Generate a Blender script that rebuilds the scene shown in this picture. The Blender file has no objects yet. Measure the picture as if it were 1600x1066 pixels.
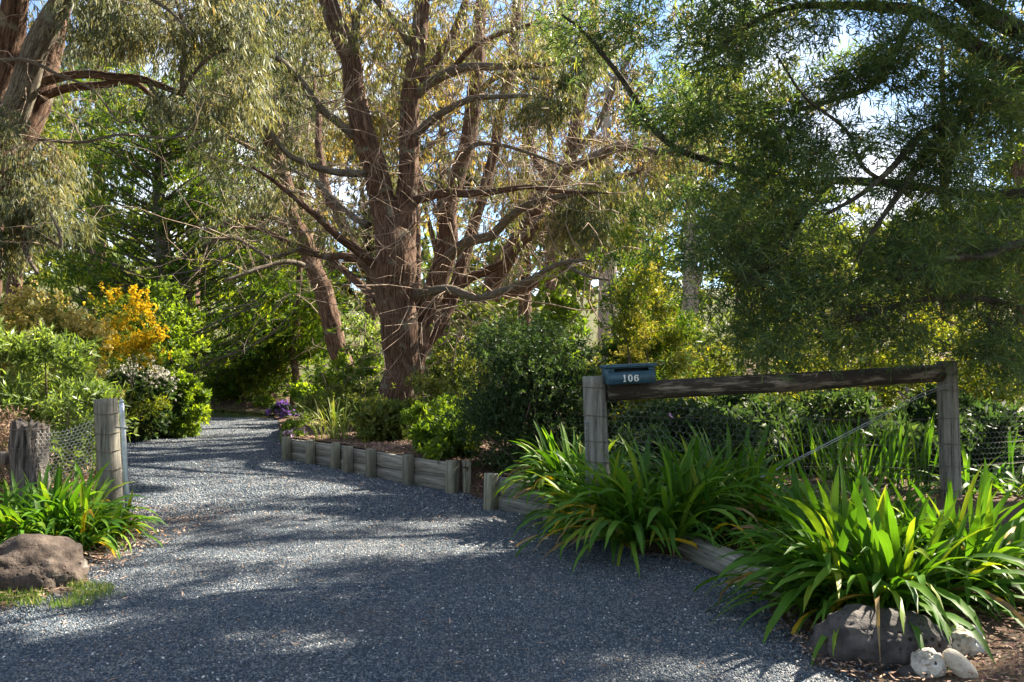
import bpy, bmesh, math, random
import numpy as np
from mathutils import Vector, Matrix, noise as mnoise

random.seed(7)
rng = np.random.default_rng(11)
S = bpy.context.scene
COL = S.collection
PI = math.pi

# ------------------------------------------------------------------ camera, light, exposure
F = 1250.0                      # focal length in photo pixels (1600 px wide)
CAMZ, HOR = 1.4, 570.0
PITCH = math.atan((HOR - 533) / F)
cam = bpy.data.cameras.new('camera')
cam.sensor_width = 36.0
cam.lens = 36.0 * F / 1600
cam.clip_end = 2000
cam_o = bpy.data.objects.new('camera', cam)
COL.objects.link(cam_o)
cam_o.location = (0, 0, CAMZ)
cam_o.rotation_euler = (PI / 2 + PITCH, 0, 0)
S.camera = cam_o

SUN_EL, SUN_AZ = math.radians(42), math.radians(34)     # azimuth counter-clockwise from +X
SUN = np.array([math.cos(SUN_EL) * math.cos(SUN_AZ), math.cos(SUN_EL) * math.sin(SUN_AZ), math.sin(SUN_EL)])
w = bpy.data.worlds.new('World')
S.world = w
w.use_nodes = True
nt = w.node_tree
nt.nodes.clear()
n_out = nt.nodes.new('ShaderNodeOutputWorld')
n_bg = nt.nodes.new('ShaderNodeBackground')
n_sky = nt.nodes.new('ShaderNodeTexSky')
n_sky.sky_type = 'NISHITA'
n_sky.sun_disc = False
n_sky.sun_elevation = SUN_EL
n_sky.sun_rotation = PI / 2 - SUN_AZ
n_sky.ozone_density = 2.0
n_sky.dust_density = 0.2
n_sky.altitude = 1200
n_tc = nt.nodes.new('ShaderNodeTexCoord')
n_no = nt.nodes.new('ShaderNodeTexNoise')
n_no.inputs['Scale'].default_value = 2.6
n_no.inputs['Detail'].default_value = 7
n_cr = nt.nodes.new('ShaderNodeValToRGB')
n_cr.color_ramp.elements[0].position = 0.47
n_cr.color_ramp.elements[1].position = 0.62
n_mx = nt.nodes.new('ShaderNodeMix')
n_mx.data_type = 'RGBA'
n_mx.inputs[7].default_value = (5.5, 5.7, 6.1, 1)       # cloud
nt.links.new(n_tc.outputs['Generated'], n_no.inputs['Vector'])
nt.links.new(n_no.outputs['Fac'], n_cr.inputs['Fac'])
nt.links.new(n_cr.outputs['Color'], n_mx.inputs[0])
nt.links.new(n_sky.outputs['Color'], n_mx.inputs[6])
nt.links.new(n_mx.outputs[2], n_bg.inputs['Color'])
nt.links.new(n_bg.outputs['Background'], n_out.inputs['Surface'])
n_bg.inputs['Strength'].default_value = 0.06

sun = bpy.data.lights.new('sun', 'SUN')
sun.energy = 5.0
sun.angle = math.radians(0.53)
sun.color = (1.0, 0.89, 0.72)
sun_o = bpy.data.objects.new('sun', sun)
COL.objects.link(sun_o)
sun_o.rotation_euler = Vector(SUN).to_track_quat('Z', 'Y').to_euler()

S.view_settings.view_transform = 'Standard'
S.view_settings.look = 'None'
S.view_settings.gamma = 1
S.view_settings.use_curve_mapping = False
S.view_settings.exposure = 2.6
S.cycles.max_bounces = 12
S.cycles.diffuse_bounces = 7
S.cycles.transmission_bounces = 8
S.cycles.glossy_bounces = 2
S.cycles.use_adaptive_sampling = True
S.cycles.use_denoising = True

# ------------------------------------------------------------------ pixel <-> place
def P(px, py, D):
    fw = np.array([0, math.cos(PITCH), math.sin(PITCH)])
    up = np.array([0, -math.sin(PITCH), math.cos(PITCH)])
    d = fw + np.array([1.0, 0, 0]) * (px - 800) / F + up * (533 - py) / F
    return np.array([0, 0, CAMZ]) + d * (D / d[1])

def G(px, py, z=0.0):
    p = P(px, py, 1.0)
    d = p - np.array([0, 0, CAMZ])
    return np.array([0, 0, CAMZ]) + d * ((z - CAMZ) / d[2])

# ------------------------------------------------------------------ sun gaps: openings left in the canopies
LIT_PX = [(310, 744, 145, 22), (470, 755, 110, 9), (420, 772, 200, 6), (330, 714, 110, 5), (320, 692, 120, 6), (300, 668, 150, 4), (300, 785, 100, 6), (430, 806, 120, 4),
          (590, 768, 150, 4), (715, 776, 50, 6), (480, 790, 90, 3), (610, 817, 130, 4), (640, 842, 110, 3), (560, 859, 180, 13), (770, 862, 90, 8),
          (350, 869, 120, 9), (240, 848, 70, 6), (90, 975, 130, 24), (380, 926, 90, 9), (440, 1006, 150, 26), (1190, 1052, 190, 26), (200, 1045, 120, 12),
          (330, 962, 60, 4), (560, 880, 60, 3), (850, 845, 60, 4)]
LIT_3D = [(P(400, 560, 24), 2.4, .85), (P(440, 620, 24), 1.6, .9), (P(190, 500, 14.5), 1.0, .95), (P(250, 500, 17.5), 1.3, .85), (P(235, 610, 15.0), .9, .95), (P(600, 250, 13.9), .5, .9), (P(640, 150, 14), .5, .9), (P(612, 400, 14), .5, .9),
          (P(470, 670, 12.2), .35, .97), (P(700, 330, 14.6), .45, .9), (P(930, 240, 17.5), .8, .9), (P(430, 640, 20.), 1.0, .9),
          (P(110, 830, 6.0), .55, .9), (P(30, 600, 9.0), 1.3, .85), (P(150, 520, 12.0), 1.6, .85), (P(80, 470, 11), 1.5, .85), (P(270, 610, 15.5), .9, .9),
          (P(190, 700, 7.4), .25, .95), (P(520, 560, 15.0), 1.5, .97), (P(300, 440, 20.0), 2.2, .7), (P(1300, 830, 5.0), .30, .8), (P(1450, 880, 4.7), .40, .85),
          (P(1500, 1000, 3.8), .22, .95), (P(1450, 970, 3.8), .16, .95), (P(110, 280, 8.5), .9, .85), (P(690, 480, 14.2), .45, .95), (P(700, 420, 14.2), .5, .9),
          (P(650, 500, 14.2), .4, .8), (P(980, 500, 9.5), .7, .8), (P(1100, 780, 5.8), .22, .6), (P(40, 950, 5), .3, .95), (P(520, 690, 12.0), .6, .95),
          (P(660, 690, 11.0), .5, .8), (P(950, 230, 17.), 1.0, .8), (P(1350, 400, 12.), 1.4, .6)]
def sun_open(pts):
    """mask of points that stay: those that would shade a spot which lies in the sun are left out"""
    pts = np.asarray(pts)
    keep = np.ones(len(pts), bool)
    g = pts - SUN * (pts[:, 2] / SUN[2])[:, None]
    dy = np.maximum(g[:, 1], 0.3)
    px = 800 + F * g[:, 0] / dy
    py = HOR + F * CAMZ / dy
    r = rng.random(len(pts))
    for cx, cy, hw, hh in LIT_PX:
        e = ((px - cx) / hw) ** 2 + ((py - cy) / hh) ** 2
        keep &= ~((e < 1.15) & (r < .97) & (g[:, 1] > .5) & (pts[:, 2] > .9))
    for c, rad, pr in LIT_3D:
        v = pts - c
        t = v @ SUN
        d = np.linalg.norm(v - t[:, None] * SUN, axis=1)
        keep &= ~((t > rad * 1.1) & (d < rad) & (r < pr))
    return keep

# ------------------------------------------------------------------ object helpers
def tag(o, label=None, cat=None, group=None, kind=None):
    if label: o['label'] = label
    if cat: o['category'] = cat
    if group: o['group'] = group
    if kind: o['kind'] = kind
    return o

def thing(name, label, cat, loc=(0, 0, 0), group=None):
    o = bpy.data.objects.new(name, None)
    o.empty_display_size = .1
    COL.objects.link(o)
    o.location = tuple(loc)
    return tag(o, label, cat, group)

def link(name, me, m=None, parent=None, smooth=False):
    o = bpy.data.objects.new(name, me)
    COL.objects.link(o)
    if m is not None and not me.materials:
        me.materials.append(m)
    if parent is not None:
        o.parent = parent
        o.matrix_parent_inverse = Matrix.Translation(-Vector(parent.location))
    if smooth:
        me.polygons.foreach_set('use_smooth', np.ones(len(me.polygons), bool))
    return o

class MB:
    """collects vertices and faces (quads or tris given as 4 columns, -1 for a missing corner)"""
    def __init__(s):
        s.v, s.f, s.uv, s.n = [], [], [], 0
    def add(s, v, f, uv=None):
        v = np.asarray(v, float).reshape(-1, 3)
        f = np.asarray(f, int)
        if f.shape[1] == 3:
            f = np.hstack([f, -np.ones((len(f), 1), int)])
        s.v.append(v)
        s.f.append(np.where(f < 0, -1, f + s.n))
        s.uv.append(np.zeros((len(v), 2)) if uv is None else np.asarray(uv, float))
        s.n += len(v)
    def mesh(s, name, uv=False):
        v = np.concatenate(s.v); f = np.concatenate(s.f)
        me = bpy.data.meshes.new(name)
        cnt = (f >= 0).sum(1)
        flat = f.reshape(-1)
        flat = flat[flat >= 0]
        me.vertices.add(len(v)); me.vertices.foreach_set('co', v.astype(np.float32).ravel())
        me.loops.add(len(flat)); me.loops.foreach_set('vertex_index', flat.astype(np.int32))
        me.polygons.add(len(f))
        st = np.concatenate([[0], np.cumsum(cnt)[:-1]])
        me.polygons.foreach_set('loop_start', st.astype(np.int32))
        me.polygons.foreach_set('loop_total', cnt.astype(np.int32))
        if uv:
            l = me.uv_layers.new(name='UVMap')
            l.data.foreach_set('uv', np.concatenate(s.uv)[flat].astype(np.float32).ravel())
        me.update(calc_edges=True)
        return me
    def obj(s, name, m, parent=None, smooth=False, uv=False):
        return link(name, s.mesh(name, uv), m, parent, smooth)
    def box(s, c, size, rz=0.0, jit=0.0, rx=0.0, bev=0.0):
        hx, hy, hz = [a / 2 for a in size]
        b = min(bev, hx * .8, hy * .8, hz * .8)
        M = Matrix.Rotation(rz, 3, 'Z') @ Matrix.Rotation(rx, 3, 'X')
        if b <= 0:
            vs = [(x * hx, y * hy, z * hz) for x in (-1, 1) for y in (-1, 1) for z in (-1, 1)]
            fs = [(0, 1, 3, 2), (4, 6, 7, 5), (0, 4, 5, 1), (2, 3, 7, 6), (0, 2, 6, 4), (1, 5, 7, 3)]
        else:
            bm = bmesh.new()
            bmesh.ops.create_cube(bm, size=1)
            for q in bm.verts: q.co = Vector((q.co.x * 2 * hx, q.co.y * 2 * hy, q.co.z * 2 * hz))
            bmesh.ops.bevel(bm, geom=bm.edges[:], offset=b, segments=1, affect='EDGES')
            bm.verts.ensure_lookup_table()
            vs = [tuple(q.co) for q in bm.verts]
            fs = [([l.index for l in q.verts] + [-1])[:4] for q in bm.faces]
            bm.free()
        vs = np.array([M @ Vector(q) for q in vs]) + (rng.normal(0, 1, (len(vs), 3)) * jit if jit else 0) + np.asarray(c)
        s.add(vs, fs)

def smooth_path(pts, rad, step):
    """Catmull-Rom through pts with radii, one sample about every step metres"""
    pts = [np.asarray(p, float) for p in pts]
    P_ = [2 * pts[0] - pts[1]] + pts + [2 * pts[-1] - pts[-2]]
    R_ = [rad[0]] + list(rad) + [rad[-1]]
    op, orr = [], []
    for i in range(1, len(P_) - 2):
        n = max(2, int(np.linalg.norm(P_[i + 1] - P_[i]) / step))
        for k in range(n):
            t = k / n
            a, b, c, d = P_[i - 1], P_[i], P_[i + 1], P_[i + 2]
            op.append(.5 * ((2 * b) + (-a + c) * t + (2 * a - 5 * b + 4 * c - d) * t * t + (-a + 3 * b - 3 * c + d) * t ** 3))
            orr.append(R_[i] * (1 - t) + R_[i + 1] * t)
    op.append(pts[-1]); orr.append(rad[-1])
    return np.array(op), np.array(orr)

def vnoise(u, v, pu, seed):
    """value noise, periodic in u with period pu"""
    r = np.random.default_rng(seed).random((pu, 512))
    ui, vi = np.floor(u).astype(int), np.floor(v).astype(int)
    fu, fv = u - ui, v - vi
    fu, fv = fu * fu * (3 - 2 * fu), fv * fv * (3 - 2 * fv)
    g = lambda a, b: r[a % pu, b % 512]
    return (g(ui, vi) * (1 - fu) + g(ui + 1, vi) * fu) * (1 - fv) + (g(ui, vi + 1) * (1 - fu) + g(ui + 1, vi + 1) * fu) * fv

def tube(mb, pts, rad, sides=8, rough=0.0, cap=True, seed=1, flare=None):
    pts = np.asarray(pts); n = len(pts)
    rad = np.broadcast_to(np.asarray(rad, float), (n,))
    T = np.gradient(pts, axis=0)
    T /= np.linalg.norm(T, axis=1)[:, None] + 1e-9
    N = np.cross(T[0], [0.31, 0.87, 0.4] if abs(T[0][2]) > .7 else [0, 0, 1.0]); N /= np.linalg.norm(N)
    Ns = []
    for t in T:
        N = N - t * (N @ t); N /= np.linalg.norm(N) + 1e-9
        Ns.append(N)
    Ns = np.array(Ns); Bs = np.cross(T, Ns)
    a = np.arange(sides) / sides * 2 * PI
    L = np.concatenate([[0], np.cumsum(np.linalg.norm(np.diff(pts, axis=0), axis=1))])
    R = np.repeat(rad[:, None], sides, 1)
    if rough:
        u = np.arange(sides)[None, :] / sides + np.zeros((n, 1)); v = L[:, None] + np.zeros((1, sides))
        u = u + .02 * np.sin(v * 3 + seed)
        k = max(6, int(sides / 4))
        d = np.abs(vnoise(u * k, v * 2.0, k, seed) - .5) * 2 * .9 + vnoise(u * k * 2, v * 7, k * 2, seed + 5) * .5 + (vnoise(u * 4, v * .8, 4, seed + 9) - .5) * .6
        R = R * (1 + rough * (d - .55))
    ring = pts[:, None, :] + R[..., None] * (np.cos(a)[None, :, None] * Ns[:, None, :] + np.sin(a)[None, :, None] * Bs[:, None, :])
    uv = np.stack([np.repeat((np.arange(sides) / sides)[None], n, 0) * 2 * PI * rad.mean(), np.repeat(L[:, None], sides, 1)], -1)
    i = np.arange(n - 1)[:, None] * sides; j = np.arange(sides)[None]
    f = np.stack([i + j, i + (j + 1) % sides, i + sides + (j + 1) % sides, i + sides + j], -1).reshape(-1, 4)
    v = ring.reshape(-1, 3); uvv = uv.reshape(-1, 2)
    if cap:
        v = np.vstack([v, pts[0], pts[-1]]); uvv = np.vstack([uvv, uvv[:1], uvv[-1:]])
        c0, c1 = n * sides, n * sides + 1
        jj = np.arange(sides)
        f = np.vstack([f, np.stack([(jj + 1) % sides, jj, np.full(sides, c0), np.full(sides, -1)], -1),
                       np.stack([(n - 1) * sides + jj, (n - 1) * sides + (jj + 1) % sides, np.full(sides, c1), np.full(sides, -1)], -1)])
    mb.add(v, f, uvv)

# ------------------------------------------------------------------ materials
def mat(name):
    m = bpy.data.materials.new(name); m.use_nodes = True
    t = m.node_tree; t.nodes.clear()
    o = t.nodes.new('ShaderNodeOutputMaterial')
    return m, t, o
def N(t, typ, **kw):
    n = t.nodes.new(typ)
    for k, v in kw.items():
        if k in n.inputs: n.inputs[k].default_value = v
        else: setattr(n, k, v)
    return n
def ramp(t, stops, fac, interp='LINEAR'):
    r = t.nodes.new('ShaderNodeValToRGB'); r.color_ramp.interpolation = interp
    e = r.color_ramp.elements
    while len(e) < len(stops): e.new(.5)
    for q, (p, c) in zip(e, stops):
        q.position = p; q.color = (*c, 1) if len(c) == 3 else c
    t.links.new(fac, r.inputs['Fac'])
    return r
def mix(t, a, b, f, mode='MIX'):
    m = t.nodes.new('ShaderNodeMix'); m.data_type = 'RGBA'; m.blend_type = mode
    for s_, q in ((6, a), (7, b), (0, f)):
        if hasattr(q, 'is_output'): t.links.new(q, m.inputs[s_])
        elif isinstance(q, tuple): m.inputs[s_].default_value = (*q, 1)
        else: m.inputs[s_].default_value = q
    return m.outputs[2]
def coords(t, kind='Object', scale=(1, 1, 1)):
    tc = t.nodes.new('ShaderNodeTexCoord'); mp = t.nodes.new('ShaderNodeMapping')
    mp.inputs['Scale'].default_value = scale
    t.links.new(tc.outputs[kind], mp.inputs['Vector'])
    return mp.outputs['Vector']
def noise(t, vec, scale, detail=5, rough=.6):
    n = N(t, 'ShaderNodeTexNoise', Scale=scale, Detail=detail, Roughness=rough)
    t.links.new(vec, n.inputs['Vector']); return n.outputs['Fac']
def bump(t, h, strength, dist, normal=None):
    b = N(t, 'ShaderNodeBump', Strength=strength, Distance=dist)
    t.links.new(h, b.inputs['Height'])
    if normal: t.links.new(normal, b.inputs['Normal'])
    return b.outputs['Normal']

def leaf_mat(name, stops, trans=.45, rough=.45, spec=.35, tint=(1.15, 1.25, .45), gain=1.25):
    """colour by each leaf's own random number; thin leaf that lets light through"""
    m, t, o = mat(name)
    stops = [(a_, tuple(min(.85, x * gain) for x in c_)) for a_, c_ in stops]
    at = N(t, 'ShaderNodeAttribute', attribute_name='rnd')
    c = ramp(t, stops, at.outputs['Fac']).outputs['Color']
    p = N(t, 'ShaderNodeBsdfPrincipled', Roughness=rough)
    p.inputs['Specular IOR Level'].default_value = spec
    t.links.new(c, p.inputs['Base Color'])
    tr = N(t, 'ShaderNodeBsdfTranslucent')
    t.links.new(mix(t, c, tint, 1.0, 'MULTIPLY'), tr.inputs['Color'])
    ms = N(t, 'ShaderNodeMixShader'); ms.inputs[0].default_value = trans
    t.links.new(p.outputs[0], ms.inputs[1]); t.links.new(tr.outputs[0], ms.inputs[2])
    t.links.new(ms.outputs[0], o.inputs['Surface'])
    return m

def bark_mat(name, c0, c1, c2, lichen=.3, scale=1.0):
    m, t, o = mat(name)
    v = coords(t, 'UV', (1, 1, 1))
    vs = coords(t, 'UV', (42 * scale, 3.2 * scale, 1)); vf = coords(t, 'UV', (120 * scale, 14 * scale, 1))
    a = noise(t, vs, 1.0, 6, .65); b = noise(t, vf, 1.0, 4, .6); g = noise(t, v, 3.5, 5, .6)
    col = ramp(t, [(.36, c0), (.5, c1), (.66, c2)], a).outputs['Color']
    col = mix(t, col, tuple(x * .45 for x in c0), ramp(t, [(.35, (1, 1, 1)), (.48, (0, 0, 0))], b).outputs['Color'])
    lf = ramp(t, [(.56, (0, 0, 0)), (.68, (lichen,) * 3)], g).outputs['Color']
    col = mix(t, col, (.22, .23, .17), lf)
    p = N(t, 'ShaderNodeBsdfPrincipled', Roughness=.9)
    p.inputs['Specular IOR Level'].default_value = .15
    t.links.new(col, p.inputs['Base Color'])
    n1 = bump(t, a, .9, .035 / scale); n2 = bump(t, b, .7, .012 / scale, n1)
    t.links.new(n2, p.inputs['Normal'])
    t.links.new(p.outputs[0], o.inputs['Surface'])
    return m

def timber_mat(name, c0, c1, axis='Z', dark=None, moss=0.0):
    m, t, o = mat(name)
    sc = {'Z': (40, 40, 2), 'X': (2, 40, 40)}[axis]
    v = coords(t, 'Object', sc); w_ = coords(t, 'Object')
    a = noise(t, v, 1.0, 6, .7)
    g = noise(t, coords(t, 'Object', {'Z': (5, 5, .8), 'X': (.8, 5, 5)}[axis]), 3.0, 8, .7)
    inf = N(t, 'ShaderNodeObjectInfo')
    col = ramp(t, [(.34, tuple(x * .22 for x in c0)), (.43, c0), (.68, c1)], a).outputs['Color']
    col = mix(t, col, tuple(x * .45 for x in c0), ramp(t, [(.55, (0, 0, 0)), (.75, (.8,) * 3)], g).outputs['Color'])
    if dark:
        col = mix(t, col, dark, ramp(t, [(.38, (0, 0, 0)), (.50, (.92,) * 3)], g).outputs['Color'])
    if moss:
        col = mix(t, col, (.09, .11, .03), ramp(t, [(.5, (0, 0, 0)), (.7, (moss,) * 3)], noise(t, w_, 7.0)).outputs['Color'])
    vary = ramp(t, [(0, (.75, .75, .75)), (1, (1.15, 1.12, 1.05))], inf.outputs['Random']).outputs['Color']
    col = mix(t, col, vary, 1.0, 'MULTIPLY')
    p = N(t, 'ShaderNodeBsdfPrincipled', Roughness=.85)
    p.inputs['Specular IOR Level'].default_value = .2
    t.links.new(col, p.inputs['Base Color'])
    t.links.new(bump(t, a, .8, .008), p.inputs['Normal'])
    t.links.new(p.outputs[0], o.inputs['Surface'])
    return m

def plain(name, c, rough=.6, metal=0.0, nscale=12, amt=.25, bumpd=0.0):
    m, t, o = mat(name)
    v = coords(t)
    a = noise(t, v, nscale, 5, .6)
    col = mix(t, tuple(x * (1 - amt) for x in c), tuple(min(1, x * (1 + amt)) for x in c), ramp(t, [(.35, (0,) * 3), (.65, (1,) * 3)], a).outputs['Color'])
    p = N(t, 'ShaderNodeBsdfPrincipled', Roughness=rough, Metallic=metal)
    t.links.new(col, p.inputs['Base Color'])
    if bumpd: t.links.new(bump(t, a, .6, bumpd), p.inputs['Normal'])
    t.links.new(p.outputs[0], o.inputs['Surface'])
    return m

M_BARK = bark_mat('stringy_bark', (.042, .022, .014), (.115, .069, .047), (.235, .150, .108), .7)
M_BARK_GREY = bark_mat('grey_branch_bark', (.055, .044, .034), (.14, .117, .090), (.27, .235, .185), .8, 1.6)
M_BARK_DARK = bark_mat('dark_wattle_bark', (.030, .026, .022), (.075, .066, .055), (.16, .15, .125), .8, 1.6)
M_BARK_PALE = bark_mat('pale_gum_bark', (.22, .18, .15), (.38, .34, .30), (.55, .51, .46), .3)
M_TWIG = plain('twig_bark', (.13, .095, .065), .9)
M_TWIG_PALE = plain('pale_dry_twig', (.27, .20, .145), .9)
TWIGGY = []

M_EUC = leaf_mat('gum_leaves', [(0, (.038, .060, .030)), (.35, (.070, .095, .045)), (.7, (.12, .135, .060)), (.9, (.23, .205, .10)), (1, (.36, .24, .10))], .48, .5, .25, (1.5, 1.25, .5))
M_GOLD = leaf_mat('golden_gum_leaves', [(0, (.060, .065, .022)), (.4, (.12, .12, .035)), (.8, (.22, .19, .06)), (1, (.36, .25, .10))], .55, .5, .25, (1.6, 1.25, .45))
M_EUC_BLUE = leaf_mat('grey_gum_leaves', [(0, (.050, .070, .045)), (.5, (.095, .115, .070)), (.9, (.19, .185, .10)), (1, (.32, .24, .12))], .45, .5, .25, (1.4, 1.2, .55))
M_WATTLE = leaf_mat('wattle_leaves', [(0, (.030, .060, .034)), (.55, (.074, .122, .062)), (.88, (.15, .19, .065)), (1, (.28, .25, .09))], .55, .40, .40, (1.4, 1.4, .45))
M_CYPRESS = leaf_mat('cypress_sprays', [(0, (.014, .040, .010)), (.4, (.038, .088, .014)), (.75, (.12, .17, .02)), (1, (.28, .29, .03))], .45, .6, .2, (1.6, 1.45, .35))
M_GREEN = leaf_mat('bright_green_leaves', [(0, (.032, .070, .012)), (.5, (.085, .140, .020)), (1, (.20, .26, .035))], .55, .45, .4, (1.6, 1.5, .35))
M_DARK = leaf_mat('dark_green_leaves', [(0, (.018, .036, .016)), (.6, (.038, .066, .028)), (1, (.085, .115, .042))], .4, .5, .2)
M_OLIVE = leaf_mat('olive_leaves', [(0, (.035, .060, .016)), (.5, (.080, .115, .028)), (.85, (.15, .17, .045)), (1, (.28, .24, .08))], .5, .5, .3, (1.4, 1.25, .4))
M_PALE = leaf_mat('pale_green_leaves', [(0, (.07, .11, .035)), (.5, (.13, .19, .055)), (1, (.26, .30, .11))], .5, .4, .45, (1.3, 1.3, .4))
M_YELLOW = leaf_mat('yellow_wattle_bloom', [(0, (.11, .13, .025)), (.5, (.27, .26, .05)), (1, (.48, .43, .11))], .35, .8, .1, (1.1, 1., .5))
M_CREAM = leaf_mat('cream_wattle_bloom', [(0, (.22, .19, .06)), (.5, (.42, .35, .12)), (1, (.60, .50, .22))], .35, .8, .1, (1.1, 1., .5))
M_ORANGE = leaf_mat('orange_bloom', [(0, (.26, .17, .01)), (.5, (.42, .29, .012)), (1, (.58, .43, .03))], .35, .7, .1, (1.1, 1., .5))
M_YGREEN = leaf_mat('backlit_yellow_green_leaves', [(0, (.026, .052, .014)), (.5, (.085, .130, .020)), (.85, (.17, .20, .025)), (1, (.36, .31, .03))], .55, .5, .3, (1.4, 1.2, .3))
M_WHITE = leaf_mat('white_bloom', [(0, (.26, .25, .21)), (1, (.48, .46, .41))], .3, .7, .1, (1, 1, 1))
M_PINK = leaf_mat('pink_petals', [(0, (.55, .28, .50)), (1, (.82, .60, .76))], .3, .6, .1, (1, 1, 1))
M_PURPLE = leaf_mat('purple_bloom', [(0, (.14, .06, .30)), (1, (.30, .14, .48))], .3, .7, .1, (1, 1, 1))
M_GRASS = leaf_mat('grass_blades', [(0, (.05, .10, .02)), (.6, (.11, .18, .035)), (1, (.30, .27, .10))], .45, .5, .2)
M_LITTER = leaf_mat('leaf_litter', [(0, (.07, .045, .035)), (.5, (.20, .13, .09)), (1, (.42, .29, .21))], .1, .8, .2, (1, 1, 1))

def strap_mat(name, stops, trans=.4):
    m, t, o = mat(name)
    inf = N(t, 'ShaderNodeObjectInfo')
    tc = N(t, 'ShaderNodeTexCoord'); sx = N(t, 'ShaderNodeSeparateXYZ'); t.links.new(tc.outputs['UV'], sx.inputs[0])
    c = ramp(t, stops, inf.outputs['Random']).outputs['Color']
    mp = N(t, 'ShaderNodeMapping'); mp.inputs['Scale'].default_value = (60, 3, 1); t.links.new(tc.outputs['UV'], mp.inputs['Vector'])
    c = mix(t, c, (.75, .80, .6), ramp(t, [(.4, (0,) * 3), (.7, (1,) * 3)], noise(t, mp.outputs['Vector'], 1.0)).outputs['Color'], 'MULTIPLY')
    tipn = N(t, 'ShaderNodeMath', operation='MULTIPLY'); t.links.new(inf.outputs['Random'], tipn.inputs[0]); tipn.inputs[1].default_value = 37.0
    fr = N(t, 'ShaderNodeMath', operation='FRACT'); t.links.new(tipn.outputs[0], fr.inputs[0])
    ad = N(t, 'ShaderNodeMath', operation='MULTIPLY_ADD'); t.links.new(fr.outputs[0], ad.inputs[0]); ad.inputs[1].default_value = .09; t.links.new(sx.outputs['Y'], ad.inputs[2])
    tip = ramp(t, [(.98, (0,) * 3), (1.0, (1,) * 3)], N_mul(t, ad.outputs[0], .93)).outputs['Color']
    c = mix(t, c, (.30, .22, .06), tip)
    p = N(t, 'ShaderNodeBsdfPrincipled', Roughness=.5)
    p.inputs['Specular IOR Level'].default_value = .22
    t.links.new(c, p.inputs['Base Color'])
    tr = N(t, 'ShaderNodeBsdfTranslucent'); t.links.new(mix(t, c, (1.4, 1.35, .35), 1.0, 'MULTIPLY'), tr.inputs['Color'])
    ms = N(t, 'ShaderNodeMixShader'); ms.inputs[0].default_value = trans
    t.links.new(p.outputs[0], ms.inputs[1]); t.links.new(tr.outputs[0], ms.inputs[2])
    t.links.new(ms.outputs[0], o.inputs['Surface'])
    return m
def N_mul(t, s_, k):
    n = N(t, 'ShaderNodeMath', operation='MULTIPLY'); t.links.new(s_, n.inputs[0]); n.inputs[1].default_value = k
    return n.outputs[0]
M_STRAP = strap_mat('agapanthus_leaf', [(0, (.040, .112, .014)), (.5, (.078, .185, .020)), (.85, (.135, .25, .028)), (1, (.25, .30, .035))])
M_STRAP_Y = strap_mat('yellowed_agapanthus_leaf', [(0, (.55, .33, .02)), (.6, (.62, .42, .03)), (1, (.40, .20, .04))], .35)

def soil_mat(name, stops, bscale=60, bd=.02, grass=None):
    m, t, o = mat(name)
    v = coords(t)
    a = noise(t, v, bscale, 6, .7); g = noise(t, v, 1.1, 5, .6)
    vo = N(t, 'ShaderNodeTexVoronoi', Scale=bscale * .9); t.links.new(v, vo.inputs['Vector'])
    col = ramp(t, stops, a).outputs['Color']
    col = mix(t, col, vo.outputs['Color'], .18, 'OVERLAY')
    if grass:
        col = mix(t, col, grass, ramp(t, [(.42, (0,) * 3), (.6, (.9,) * 3)], g).outputs['Color'])
    p = N(t, 'ShaderNodeBsdfPrincipled', Roughness=.95)
    p.inputs['Specular IOR Level'].default_value = .1
    t.links.new(col, p.inputs['Base Color'])
    t.links.new(bump(t, a, 1.0, bd), p.inputs['Normal'])
    t.links.new(p.outputs[0], o.inputs['Surface'])
    return m
M_SOIL = soil_mat('mulch_soil', [(.3, (.035, .024, .018)), (.5, (.11, .075, .055)), (.7, (.24, .17, .125))])
M_TERRAIN = soil_mat('dry_ground', [(.3, (.035, .028, .018)), (.5, (.08, .065, .035)), (.7, (.15, .115, .07))], 20, .05, (.05, .08, .02))

def gravel_mat():
    m, t, o = mat('gravel_base')
    v = coords(t)
    vo = N(t, 'ShaderNodeTexVoronoi', Scale=75.0); t.links.new(v, vo.inputs['Vector'])
    sp = N(t, 'ShaderNodeSeparateColor'); t.links.new(vo.outputs['Color'], sp.inputs[0])
    c = ramp(t, [(0, (.024, .040, .058)), (.45, (.074, .097, .120)), (.8, (.18, .20, .218)), (.96, (.36, .36, .36)), (1, (.6, .6, .58))], sp.outputs[0]).outputs['Color']
    g = noise(t, v, .9, 6, .65)
    c = mix(t, c, (.17, .15, .135), ramp(t, [(.42, (0,) * 3), (.7, (.7,) * 3)], g).outputs['Color'])
    c = mix(t, c, (.03, .035, .045), ramp(t, [(.35, (0,) * 3), (.7, (.6,) * 3)], vo.outputs['Distance']).outputs['Color'])
    p = N(t, 'ShaderNodeBsdfPrincipled', Roughness=.85); p.inputs['Specular IOR Level'].default_value = .25
    t.links.new(c, p.inputs['Base Color'])
    inv = N(t, 'ShaderNodeMath', operation='SUBTRACT'); inv.inputs[0].default_value = 1; t.links.new(vo.outputs['Distance'], inv.inputs[1])
    t.links.new(bump(t, inv.outputs[0], 1.0, .015), p.inputs['Normal'])
    t.links.new(p.outputs[0], o.inputs['Surface'])
    return m
M_GRAVEL = gravel_mat()
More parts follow.
